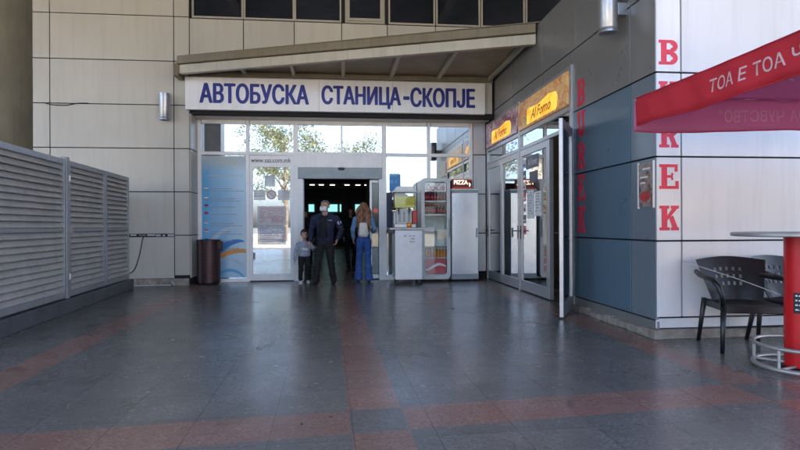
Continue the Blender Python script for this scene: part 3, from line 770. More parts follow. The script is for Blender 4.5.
b = MB(); b.tube([(-4.2, 11.62, .012), (-3.75, 11.6, .02), (-3.5, 11.64, .015)], .012, 6); b.tube([(-3.47, 11.6, .1), (-3.40, 11.55, .02)], .01, 6); tag(b.build('cable_offcut', 'paper_grey'), 'pale cable end lying on the floor at the foot of the pale wall', 'cable')

# ------------------------------------------------------------------ louvred screens
LA = Vector((-3.78, 6.4)); LB = Vector((-4.14, 11.13)); LD = (LB-LA).normalized(); lang = math.atan2(LD.y, LD.x)
def LM(s): # local x along the screen from near to far; -y side faces the passage
    p = LB-LD*s
    return Matrix.Translation((p.x, p.y, 0)) @ Matrix.Rotation(lang+math.pi, 4, 'Z')
LMB = LM(0)   # local x: 0 at far end, growing towards the camera; local +y... faces the passage
b = MB(); b.box(-.05, 8.5, .03, .09, 0, .19, LMB); b.box(-.05, 8.5, -.5, .03, 0, .18, LMB); tag(b.build('kerb', 'kerb_grey', bevel=.01), kind='structure')
def screen(s0, s1, label, mid=True, near=False):
    o = thing('louvre_screen', label, 'louvre screen', (0, 0, 0), group='louvred screens on the kerb')
    f = MB(); w = .055; z0, z1 = .21, 2.16
    f.box(s0, s0+w, -.03, .03, z0, z1, LMB); f.box(s1-w, s1, -.03, .03, z0, z1, LMB)
    f.box(s0+w, s1-w, -.029, .029, z0, z0+.085, LMB); f.box(s0+w, s1-w, -.029, .029, z1-.075, z1, LMB); f.box(s0+w, s1-w, -.029, .029, 1.14, 1.19, LMB)
    f.build('frame', 'louvre_grey', o, bevel=.004)
    for za, zb in ((z0+.085, 1.14), (1.19, z1-.075)):
        l = MB(); n = round((zb-za)/.082); d = (zb-za)/n
        for i in range(n):
            z = za+i*d+random.uniform(-.003, .003)
            l.hexa([LMB @ Vector(q) for q in ((s0+w, .022, z+.004), (s1-w, .022, z+.004), (s1-w, -.02, z+d*.95), (s0+w, -.02, z+d*.95),
                                             (s0+w, .026, z+.010), (s1-w, .026, z+.010), (s1-w, -.016, z+d*.95+.006), (s0+w, -.016, z+d*.95+.006))])
        l.build('slats', 'louvre_slat', o)
    k_ = MB(); k_.box(s0+.01, s1-.01, -.045, -.032, z0, z1, LMB); k_.build('light_stop_sheet', 'louvre_grey', o)  # unseen sheet added to keep light from leaking between the slats
    if near:
        h = MB()
        for z in (.5, 1.9): h.box(s1+.002, s1+.05, .02, .045, z-.05, z+.05, LMB); h.tube([(s1+.03, .05, z-.04), (s1+.03, .05, z+.04)], .012, 8, M=LMB)
        h.box(s1-.12, s1-.04, .03, .045, 1.13, 1.2, LMB)
        h.build('hinge', 'aluminium', o)
screen(.02, 1.30, 'narrow louvred screen at the far end, against the pale wall')
screen(1.33, 2.82, 'wider louvred screen in the middle of the three on the kerb', near=True)
screen(2.93, 4.95, 'widest louvred screen, nearest the camera on the kerb', near=True)
b = MB(); b.box(2.825, 2.925, -.04, .04, .19, 2.20, LMB); tag(b.build('screen_post', 'louvre_grey', bevel=.004), 'square grey post between the two nearer louvred screens', 'post')
b = MB(); b.box(4.96, 5.06, -.04, .04, .19, 2.20, LMB); tag(b.build('screen_post', 'louvre_grey', bevel=.004), 'square grey post closing the near end of the louvred screens', 'post')
b = MB(); b.box(-.02, 5.0, -.9, -.35, .181, 2.0, LMB); tag(b.build('equipment_cabinet', 'louvre_slat', bevel=.01), 'grey cabinet hidden behind the louvred screens', 'cabinet')
# concrete column and roof
b = MB(); b.lathe((-4.78, 7.75, 0), [(.62, 0), (.62, 7.2)], 48)
tag(b.build('concrete_column', 'concrete', smooth='auto'), 'thick olive-brown concrete column rising behind the louvred screens', 'column')
rf = thing('passage_roof', 'concrete roof slab spanning the passage in front of the station', 'roof'); 
b = MB(); b.box(-14, 20, -1.5, YP+.45, 7.25, 7.6); b.build('slab', 'roof_concrete', rf)
for x in (-9, -3, 3, 9):
    b = MB(); b.box(x-.2, x+.2, -1.4, YP, 6.75, 7.248); b.build('beam', 'roof_concrete', rf)
b = MB(); b.box(-6.25, -5.35, -1.2, -.4, 0, 7.25); tag(b.build('concrete_pillar', 'louvre_grey'), 'square pillar holding the roof edge behind the camera', 'pillar')
b = MB(); b.box(9.1, 9.9, -1.2, -.4, 0, 7.25); tag(b.build('concrete_pillar', 'louvre_grey'), 'square pillar at the far right roof edge behind the camera', 'pillar')

# ------------------------------------------------------------------ litter bin
lb = thing('litter_bin', 'dark brown perforated cylindrical litter bin in front of the blue poster', 'bin', (-2.80, 11.88, 0))
simple('bin_brown', (.045, .022, .022), .4, .5, .2, 10); simple('bin_hole', (.12, .07, .065), .6)
b = MB(); b.lathe((0, 0, 0), [(.225, .03), (.235, .04), (.235, .88), (.245, .885), (.245, .93), (.235, .935), (.215, .93), (.21, .70), (0, .69)], 40); b.build('drum', 'bin_brown', lb, smooth='auto')
b = MB()
for j in range(22):
    for i in range(40):
        a = 2*math.pi*(i+.5*(j % 2))/40; z = .10+j*.034
        if abs(math.sin(2*a)) < .12: continue
        ca, sa = math.cos(a), math.sin(a); q = Matrix.Translation((.2362*ca, .2362*sa, z)) @ Matrix.Rotation(a, 4, 'Z')
        b.b.faces.new([b.b.verts.new(q @ Vector((0, .009*math.cos(t), .009*math.sin(t)))) for t in [k*math.pi/3 for k in range(6)]])
b.build('perforation', 'bin_hole', lb)
b = MB(); b.lathe((0, 0, 0), [(.20, 0), (.21, .03)], 24); b.build('foot', 'dark_metal', lb)
b = MB(); b.box(.19, .30, -.12, .0, .72, .90); b.build('ash_box', 'bin_brown', lb, bevel=.01)
b = MB(); b.box(-.05, .05, -.25, -.237, .86, .93); b.build('lock', 'dark_metal', lb)

# ------------------------------------------------------------------ juice cart, dispenser
jc = thing('drinks_cart', 'white serving cabinet on castors carrying the juice dispenser', 'cabinet', (0, 0, 0))
X0, X1, Y0, Y1 = 1.06, 1.62, 11.2, 11.86
b = MB(); b.box(X0, X1, Y0, Y1, .10, 1.12); b.build('body', 'white_plastic', jc, bevel=.008)
b = MB(); b.box(X0-.004, X0-.001, Y0+.03, Y1-.03, .14, 1.09); b.build('side_panel', 'grey_plastic', jc)
b = MB(); b.box(X0+.03, X1-.03, Y0-.012, Y0-.001, .13, 1.03); b.build('door', 'white_plastic', jc, bevel=.003)
b = MB(); b.box(X0-.12, X1+.04, Y0-.05, Y1+.02, 1.121, 1.165); b.build('worktop', 'table_grey', jc, bevel=.006)
b = MB(); b.box(X0-.16, X0-.02, Y0+.02, Y0+.30, 1.05, 1.119); b.box(X0-.13, X0-.1, Y0+.05, Y0+.08, .4, 1.05); b.build('side_shelf', 'black_plastic', jc, bevel=.006)
for x in (X0+.05, X1-.05):
    for y in (Y0+.06, Y1-.06):
        w = MB(); w.tube([(x-.015, y, .035), (x+.015, y, .035)], .035, 14); w.box(x-.022, x+.022, y-.012, y+.012, .04, .099); w.build('castor', 'dark_metal', jc)
n_ = notice('white paper sheet taped to the front of the drinks cabinet', X0+.17, .72, .25, .30, 'paper', 4, y=Y0-.0125, dens=.5)
jd = thing('juice_dispenser', 'juice dispenser with clear yellow-green tank on the serving cabinet', 'dispenser', (0, 0, 0))
glass('tank_glass', (.9, .92, .9), .06, .5)
b = MB(); b.box(1.06, 1.50, 11.28, 11.72, 1.166, 1.24); b.box(1.06, 1.50, 11.50, 11.72, 1.24, 1.50); b.build('base', 'aluminium', jd, bevel=.008)
b = MB(); b.box(1.10, 1.42, 11.30, 11.48, 1.24, 1.56); b.build('front_housing', 'bag_white', jd, bevel=.01)
for x in (1.14, 1.235, 1.33):
    b = MB(); b.box(x, x+.045, 11.285, 11.299, 1.28, 1.50); b.build('slot', 'grey_plastic', jd, bevel=.004)
b = MB(); b.box(1.06, 1.50, 11.28, 11.70, 1.565, 1.90); b.build('tank', 'tank_glass', jd, bevel=.015)
b = MB(); b.box(1.075, 1.485, 11.295, 11.685, 1.572, 1.82); b.build('juice', 'juice', jd, bevel=.012)
b = MB(); b.box(1.04, 1.52, 11.26, 11.72, 1.90, 1.94); b.prism([(1.07, 1.94), (1.49, 1.94), (1.44, 2.02), (1.12, 2.02)], 'y', 11.30, 11.68); b.build('lid', 'white_plastic', jd, bevel=.012)
for x in (1.12, 1.34):
    b = MB(); b.box(x, x+.04, 11.24, 11.279, 1.50, 1.58); b.tube([(x+.02, 11.25, 1.5), (x+.02, 11.25, 1.44)], .01, 8); b.build('tap', 'dark_metal', jd)
b = MB(); b.box(1.44, 1.53, 11.3, 11.45, 1.25, 1.52); tag(b.build('cup_stack', 'cola_red', bevel=.02), 'dark red cup stack at the right side of the juice dispenser', 'cups')
b = MB(); b.lathe((1.36, 11.24, 1.1655), [(.045, 0), (.055, .10), (.05, .10)], 16); tag(b.build('orange', 'bottle_orange', smooth=True), 'orange cup in front of the juice dispenser taps', 'cup')

# ------------------------------------------------------------------ cola fridge
SHL_ = (1.12, 1.45, 1.74)
fr = thing('drinks_fridge', 'tall glass door drinks fridge with red wave panel between cart and metal cabinet', 'fridge', (0, 0, 0))
X0, X1, Y0, Y1, ZT = 1.66, 2.29, 11.62, 12.22, 2.22
def rrect(x0, x1, z0, z1, r, n=6, rb=None):
    P = []; rb = r if rb is None else rb
    for cx, cz, a, rr in ((x1-r, z1-r, 0, r), (x0+r, z1-r, 90, r), (x0+rb, z0+rb, 180, rb), (x1-rb, z0+rb, 270, rb)):
        for i in range(n+1): th = R(a+90*i/n); P.append((cx+rr*math.cos(th), cz+rr*math.sin(th)))
    return P
def frame_loop(mb, out, inn, y0, y1):
    n = len(out)
    for i in range(n):
        j = (i+1) % n
        mb.hexa([(out[i][0], y0, out[i][1]), (out[j][0], y0, out[j][1]), (inn[j][0], y0, inn[j][1]), (inn[i][0], y0, inn[i][1]),
                 (out[i][0], y1, out[i][1]), (out[j][0], y1, out[j][1]), (inn[j][0], y1, inn[j][1]), (inn[i][0], y1, inn[i][1])])
b = MB(); o1 = rrect(X0, X1, .06, ZT, .09); i1 = rrect(X0+.045, X1-.045, .42, ZT-.06, .06)
frame_loop(b, o1, rrect(X0+.03, X1-.03, .09, ZT-.03, .07), Y0+.04, Y1-.03); b.prism(rrect(X0, X1, .06, ZT, .09), 'y', Y1-.03, Y1); b.build('cabinet', 'fridge_grey', fr)
b = MB(); b.box(X0+.031, X1-.031, Y1-.06, Y1-.031, .3, ZT-.1); b.build('liner', 'fridge_inside', fr)
b = MB(); frame_loop(b, o1, rrect(X0+.075, X1-.075, .16, ZT-.075, .07), Y0-.005, Y0+.035); dr = b.build('door', 'fridge_grey', fr)
b = MB(); b.prism(rrect(X0+.076, X1-.076, .161, ZT-.076, .07), 'y', Y0+.012, Y0+.018); b.build('pane', 'glass_clear', dr)
b = MB(); b.tube([(X1-.03, Y0-.03, .95), (X1-.03, Y0-.03, 1.35)], .012, 8); b.build('handle', 'grey_plastic', dr)
b = MB(); b.prism(rrect(X0+.09, X1-.09, .17, .50, .05), 'y', Y0+.02, Y0+.03); rp = b.build('red_panel', 'cola_red', fr)
b = MB(); n = 16
for i in range(n):
    def wv(t): x = X0+.09+t*(X1-X0-.18); z = .31+.05*math.sin((t-.35)*5.2)+.03*t; return x, z
    (xa, za), (xb, zb) = wv(i/n), wv((i+1)/n); ha = .012+.018*math.sin(math.pi*i/n); hb = .012+.018*math.sin(math.pi*(i+1)/n)
    b.hexa([(xa, Y0+.0185, za-ha), (xb, Y0+.0185, zb-hb), (xb, Y0+.0199, zb-hb), (xa, Y0+.0199, za-ha), (xa, Y0+.0185, za+ha), (xb, Y0+.0185, zb+hb), (xb, Y0+.0199, zb+hb), (xa, Y0+.0199, za+ha)])
b.build('wave', 'white_paint', rp)
b = MB()
for i in range(9): b.box(X0+.08, X1-.08, Y0+.0, Y0+.006, .075+i*.008, .079+i*.008)
b.build('vent', 'dark_metal', fr)
for z in SHL_:
    b = MB(); b.box(X0+.10, X1-.10, Y0+.043, Y0+.047, z-.03, z+.004); b.build('price_rail', 'paper', fr)
b = MB(); b.box(X0+.085, X1-.085, Y0+.024, Y0+.034, 1.93, 2.12); hp = b.build('header', 'fridge_inside', fr)
text('lettering', 'Coca-Cola', .40, .13, 'cola_red', hp, FAC(X0+.115, Y0+.024, 1.96), .004, .02, .35)
SH = (.52, .78, 1.12, 1.45, 1.74)
for z in SH:
    b = MB(); b.box(X0+.035, X1-.035, Y0+.05, Y1-.065, z-.012, z); b.build('shelf', 'white_plastic', fr)
def bottle_mesh(col, cap):
    b = MB(); b.lathe((0, 0, 0), [(.026, 0), (.030, .01), (.030, .11), (.026, .135), (.012, .165), (.012, .185)], 10); o = b.build('bottle', col, smooth=True)
    c = MB(); c.lathe((0, 0, 0), [(.0145, .1855), (.0145, .203)], 10); c.build('cap', cap, o)
    l = MB(); l.lathe((0, 0, 0), [(.0305, .05), (.0305, .10)], 10, False); l.build('label', {'bottle_orange': 'bottle_orange', 'bottle_dark': 'cola_red'}[col], o)
    return o
SHN = {0: 'bottom shelf', 3: 'middle shelf', 4: 'top shelf'}
for zi, col, cap in ((0, 'bottle_orange', 'white_paint'), (3, 'bottle_dark', 'cap_red'), (4, 'bottle_dark', 'cap_red')):
    proto = None
    for row in range(2):
        for k in range(7):
            if proto is None: proto = bottle_mesh(col, cap); o = proto
            else: o = copy_tree(proto)
            o.location = (X0+.115+k*.0665, Y0+.085+row*.09, SH[zi])
            c = 'orange' if zi == 0 else 'red capped dark'
            tag(o, f'{c} bottle in the {"front" if row == 0 else "second"} row on the fridge {SHN[zi]}', 'bottle', f'{c} bottles in the {"front" if row == 0 else "second"} row on the fridge {SHN[zi]}')
# metal cabinet and LED sign
mc = thing('metal_cabinet', 'tall brushed metal cabinet below the lit red sign at the right of the fridge', 'cabinet', (0, 0, 0))
X0, X1, Y0, Y1 = 2.33, 2.93, 11.72, 12.20
b = MB(); b.box(X0, X1, Y0, Y1, .04, 1.97); b.build('body', 'grey_plastic', mc, bevel=.006)
b = MB(); b.box(X0+.015, X1-.015, Y0-.022, Y0-.002, .15, 1.91); d = b.build('door', 'steel_sheet', mc, bevel=.004)
b = MB(); b.box(X1-.06, X1-.035, Y0-.05, Y0-.0225, .95, 1.15); b.build('handle', 'grey_plastic', d)
b = MB(); b.box(X0-.003, X1+.003, Y0-.025, Y1, 1.971, 2.0); b.build('top', 'white_plastic', mc, bevel=.004)
ps = thing('pizza_sign', 'small dark red box sign reading PIZZA in lit letters on top of the metal cabinet', 'sign', (0, 0, 0))
b = MB(); b.box(2.35, 2.80, 11.74, 11.80, 2.003, 2.21); b.build('case', 'brown_sign', ps, bevel=.006)
text('lettering', 'PIZZA', .30, .085, 'lit_letters', ps, FAC(2.40, 11.7395, 2.10), .004, .02)
b = MB(); b.prism([(2.725, 2.14), (2.765, 2.10), (2.74, 2.04)], 'y', 11.735, 11.7395); b.build('arrow', 'lit_spot', ps)
b = MB()
for i in range(18): b.box(2.37+i*.0235, 2.378+i*.0235, 11.737, 11.7395, 2.022, 2.028); b.box(2.37+i*.0235, 2.378+i*.0235, 11.737, 11.7395, 2.192, 2.198)
b.build('led_row', 'lit_red', ps)

# ------------------------------------------------------------------ bar table
tb = thing('bar_table', 'high bar table with red column and round metal foot ring', 'table', (3.82, 4.20, 0))
b = MB(); b.lathe((0, 0, 0), [(.52, 1.10), (.535, 1.107), (.535, 1.128), (.525, 1.135), (0, 1.136)], 48); b.build('tabletop', 'table_grey', tb, smooth='auto')
b = MB(); b.lathe((0, 0, 0), [(.15, .02), (.15, 1.098)], 40); co_ = b.build('column', 'column_red', tb, smooth='auto')
b = MB()
def ring(mb, r, z, t, n=40): mb.tube([(r*math.cos(2*math.pi*i/n), r*math.sin(2*math.pi*i/n), z) for i in range(n+1)], t, 8, False)
ring(b, .37, .20, .017); b.build('foot_ring', 'ring_metal', tb, smooth=True)
b = MB(); ring(b, .37, .03, .020); b.build('base_ring', 'ring_metal', tb, smooth=True)
for i in range(5):
    a = R(200+72*i); b = MB(); c_, s_2 = math.cos(a), math.sin(a)
    b.tube([(.37*c_, .37*s_2, .04), (.37*c_, .37*s_2, .20)], .012, 8); b.tube([(.14*c_, .14*s_2, .03), (.36*c_, .36*s_2, .03)], .014, 8); b.build('strut', 'ring_metal', tb, smooth='auto')
b = MB(); b.lathe((0, 0, 0), [(.17, 0), (.17, .018)], 32); b.build('base_plate', 'dark_metal', tb)
# black label wrapped on the column
b = MB(); a0, a1, n = R(196), R(262), 8
for i in range(n):
    p = [a0+(a1-a0)*i/n, a0+(a1-a0)*(i+1)/n]
    b.b.faces.new([b.b.verts.new((.1515*math.cos(q), .1515*math.sin(q), z)) for q, z in ((p[0], .47), (p[1], .47), (p[1], .64), (p[0], .64))])
lab = b.build('label_sticker', 'black_plastic', co_)
b = MB(); random.seed(2)
for r_ in range(4):
    q = a0+R(6)
    while q < a1-R(8):
        dq = R(random.uniform(4, 9)); z = .495+r_*.038
        b.b.faces.new([b.b.verts.new((.1528*math.cos(k), .1528*math.sin(k), zz)) for k, zz in ((q, z), (q+dq, z), (q+dq, z+.012), (q, z+.012))]); q += dq+R(3)
b.build('label_print', 'paper', co_)

# ------------------------------------------------------------------ chairs
def make_chair(label):
    o = thing('plastic_armchair', label, 'chair', (0, 0, 0), group='black plastic armchairs by the end wall')
    # local: faces -y.  shell back with perforations, arms, splayed legs
    b = MB(); nx, nz = 20, 12
    def bp(u, v, off=0):   # u -1..1, v 0..1
        w = .22+.09*v; x = u*w; z = .43+v*(.40+.02*math.cos(u*2.2)); y = .19+.13*v-.11*u*u*(1-.25*v)+off
        return Vector((x, y, z))
    grid = {}
    for s in (0, 1):
        for i in range(nx+1):
            for j in range(nz+1): grid[s, i, j] = b.b.verts.new(bp(-1+2*i/nx, j/nz, .012*s))
    def hole(i, j): return (i % 2 == 1) and 4 <= j <= 9 and (j % 2 == 0) and 5 <= i <= 14
    for i in range(nx):
        for j in range(nz):
            if hole(i, j):
                ring_ = [(i, j), (i+1, j), (i+1, j+1), (i, j+1)]
                for k in range(4): a, c = ring_[k], ring_[(k+1) % 4]; b.b.faces.new((grid[0, *a], grid[0, *c], grid[1, *c], grid[1, *a]))
                continue
            b.b.faces.new([grid[0, a, c] for a, c in ((i, j), (i+1, j), (i+1, j+1), (i, j+1))]); b.b.faces.new([grid[1, a, c] for a, c in ((i, j+1), (i+1, j+1), (i+1, j), (i, j))])
    for i in range(nx):
        for j in (0, nz): b.b.faces.new((grid[0, i, j], grid[0, i+1, j], grid[1, i+1, j], grid[1, i, j]))
    for j in range(nz):
        for i in (0, nx): b.b.faces.new((grid[0, i, j], grid[0, i, j+1], grid[1, i, j+1], grid[1, i, j]))
    b.build('backrest', 'black_plastic', o, smooth='auto')
    b = MB(); b.prism([(-.235, -.25), (.235, -.25), (.25, -.2), (.225, .21), (-.225, .21), (-.25, -.2)], 'z', .415, .435); b.box(-.235, .235, -.255, -.235, .36, .43); b.box(-.25, -.235, -.2, .2, .37, .43); b.box(.235, .25, -.2, .2, .37, .43)
    b.build('seat', 'black_plastic', o, bevel=.008)
    for s in (-1, 1):
        b = MB(); pts = [(s*.30, .26, .70), (s*.315, .12, .675), (s*.32, -.05, .665), (s*.315, -.18, .655), (s*.30, -.25, .60), (s*.275, -.255, .52), (s*.26, -.24, .43)]
        b.tube(pts, [.022, .026, .028, .027, .025, .023, .022], 8); b.build('armrest', 'black_plastic', o, smooth=True)
        b = MB(); b.tube([(s*.25, -.23, .44), (s*.27, -.26, .2), (s*.285, -.285, 0)], [.027, .022, .018], 8); b.build('leg', 'black_plastic', o, smooth=True)
        b = MB(); b.tube([(s*.25, .20, .44), (s*.26, .255, .2), (s*.27, .30, 0)], [.027, .022, .018], 8); b.build('leg', 'black_plastic', o, smooth=True)
    return o
c1 = make_chair('black plastic armchair left of the bar table, nearest the burek corner'); c1.scale = (1.06, 1.04, 1.03); c1.location = (3.86, 4.98, 0); c1.rotation_euler = (0, 0, R(-14))
c2 = copy_tree(c1); c2.location = (4.52, 5.08, 0); c2.rotation_euler = (0, 0, R(9)); tag(c2, 'black plastic armchair behind the red column of the bar table')
cable('cord', [(3.56, YC-.003, .82), (3.60, 5.2, .77), (3.66, 4.7, .68), (3.70, 4.32, .60)], .004, 'thin cord running from the end wall to the red table column', 'paper_grey')

# ------------------------------------------------------------------ umbrella
um = thing('parasol', 'square red advertising parasol with white Cyrillic writing at the right edge', 'umbrella', (3.92, 2.90, 0)); um.location = (0, 0, 0)
cx, cy, hs, zt, zb_, zp = 3.93, 2.87, 1.50, 2.26, 2.02, 2.78
cor = [(cx-hs, cy+hs), (cx+hs, cy+hs), (cx+hs, cy-hs), (cx-hs, cy-hs)]
b = MB()
for k in range(4):
    a, c = Vector((*cor[k], zt)), Vector((*cor[(k+1) % 4], zt)); p = Vector((cx, cy, zp)); n = 28
    G = {}
    for i in range(n+1):
        for j in range(n+1):
            u, v = i/n, j/n; q = a.lerp(c, u).lerp(p, v); q.z -= .10*math.sin(math.pi*v)*(.6+.6*math.sin(math.pi*u))*(1-v) - .0; 
            q.z += .012*math.sin(u*17+v*5)*math.sin(math.pi*v)+.006*math.sin(u*41-v*13)*math.sin(math.pi*v); e = .05*math.sin(math.pi*u)*(1-v)*(1-v); dd = (Vector((cx, cy, zt))-a.lerp(c, .5)); dd.z = 0; q += dd.normalized()*e; G[i, j] = q
    for i in range(n):
        for j in range(n):
            vs = [b.b.verts.new(G[t_2]) for t_2 in ((i, j), (i+1, j), (i+1, j+1), (i, j+1))]; b.b.faces.new(vs)
bmesh.ops.remove_doubles(b.b, verts=b.b.verts, dist=.0005)
cv = b.build('canopy', 'umbrella_glow', um, smooth='auto')
so = cv.modifiers.new('thick', 'SOLIDIFY'); so.thickness = .002
def valance_pt(a, c, u, v, out):
    q = Vector((*a, 0)).lerp(Vector((*c, 0)), u); mid = Vector((cx, cy, 0)); dd = (mid-(Vector((*a, 0))+Vector((*c, 0)))/2).normalized()
    q += dd*(.05*math.sin(math.pi*u)) - dd*(.016*math.sin(u*23)*v+.018*math.sin(u*9+1)*v+.006*math.sin(u*61+v*3)) - dd*out
    q.z = zt-.002-(zt-zb_+(.03 if a[1] == c[1] else 0)+.012*math.sin(u*11))*v; return q
for k in range(4):
    a, c = cor[k], cor[(k+1) % 4]; b = MB(); n = 110
    for i in range(n):
        for j in range(4):
            b.b.faces.new([b.b.verts.new(valance_pt(a, c, u, v, 0)) for u, v in ((i/n, j/4), ((i+1)/n, j/4), ((i+1)/n, (j+1)/4), (i/n, (j+1)/4))])
    bmesh.ops.remove_doubles(b.b, verts=b.b.verts, dist=.0005)
    va = b.build('valance', 'umbrella_glow' if k == 0 else 'umbrella_red', um, smooth='auto'); so = va.modifiers.new('thick', 'SOLIDIFY'); so.thickness = .002
    hm = MB(); hm.tube([valance_pt(a, c, i/80, 1, 0) for i in range(81)], .005, 6); hm.tube([valance_pt(a, c, i/80, .02, .002) for i in range(81)], .004, 6); hm.build('hem', 'umbrella_red', va, smooth=True)
    # the writing follows the cloth
    if k in (0, 3):
        cu = bpy.data.curves.new('w', 'FONT'); cu.body = 'ТОА Е ТОА ЧУВСТВО"' if k == 3 else 'ТОА Е ТОА ЧУВСТВО"'; cu.offset = .012; cu.resolution_u = 3
        o = bpy.data.objects.new('w', cu); C.objects.link(o); dg = bpy.context.evaluated_depsgraph_get(); dg.update()
        me = bpy.data.meshes.new_from_object(o.evaluated_get(dg)); bpy.data.objects.remove(o)
        xs_ = [v.co.x for v in me.vertices]; w = max(xs_)-min(xs_); x_0 = min(xs_)
        for v in me.vertices:
            tt = (v.co.x-x_0)/w
            # k==3: valance runs from near corner (u=0) to far corner (u=1); outside text starts at the far corner
            if k == 3: u = .70-tt*.41; v_ = .68-v.co.y/.72*.34; q = valance_pt(a, c, u, v_, .007)
            else: u = .24+(1-tt)*.41; v_ = .72-v.co.y/.72*.36; q = valance_pt(a, c, u, v_, -.007)
            v.co = q
        me.materials.clear(); me.materials.append(MATS['umbrella_print' if k == 3 else 'umbrella_print_faint'])
        q = bpy.data.objects.new('lettering', me); C.objects.link(q); q.parent = va
# swirl printed on the canopy, showing through underneath
b = MB(); pts = []
for i in range(30):
    th = R(110+250*i/29); r_ = .26
    pts.append((3.60+r_*math.cos(th)*1.2, 3.72+r_*math.sin(th)*.9))
for (xa, ya), (xb, yb) in zip(pts, pts[1:]):
    def zc(x, y): 
        v = 1-max(abs(x-cx), abs(y-cy))/hs; return zt+(zp-zt)*v-.10*math.sin(math.pi*v)*1.05*(1-v)-.03
    b.tube([(xa, ya, zc(xa, ya)), (xb, yb, zc(xb, yb))], .010, 5)
b.build('swirl', 'umbrella_print_faint', um)
b = MB(); b.tube([(cx, cy, .05), (cx, cy, zp+.06)], .024, 12); b.build('pole', 'aluminium', um, smooth='auto')
for k in range(4):
    b = MB(); b.tube([(cor[k][0], cor[k][1], zt-.02), (cx, cy, zp-.09)], .011, 6); b.build('rib', 'aluminium', um)
b = MB(); b.box(cx-.35, cx+.35, cy-.35, cy+.35, 0, .06); b.lathe((cx, cy, .06), [(.05, 0), (.05, .3)], 12); b.build('base', 'rough_concrete', um, bevel=.01)

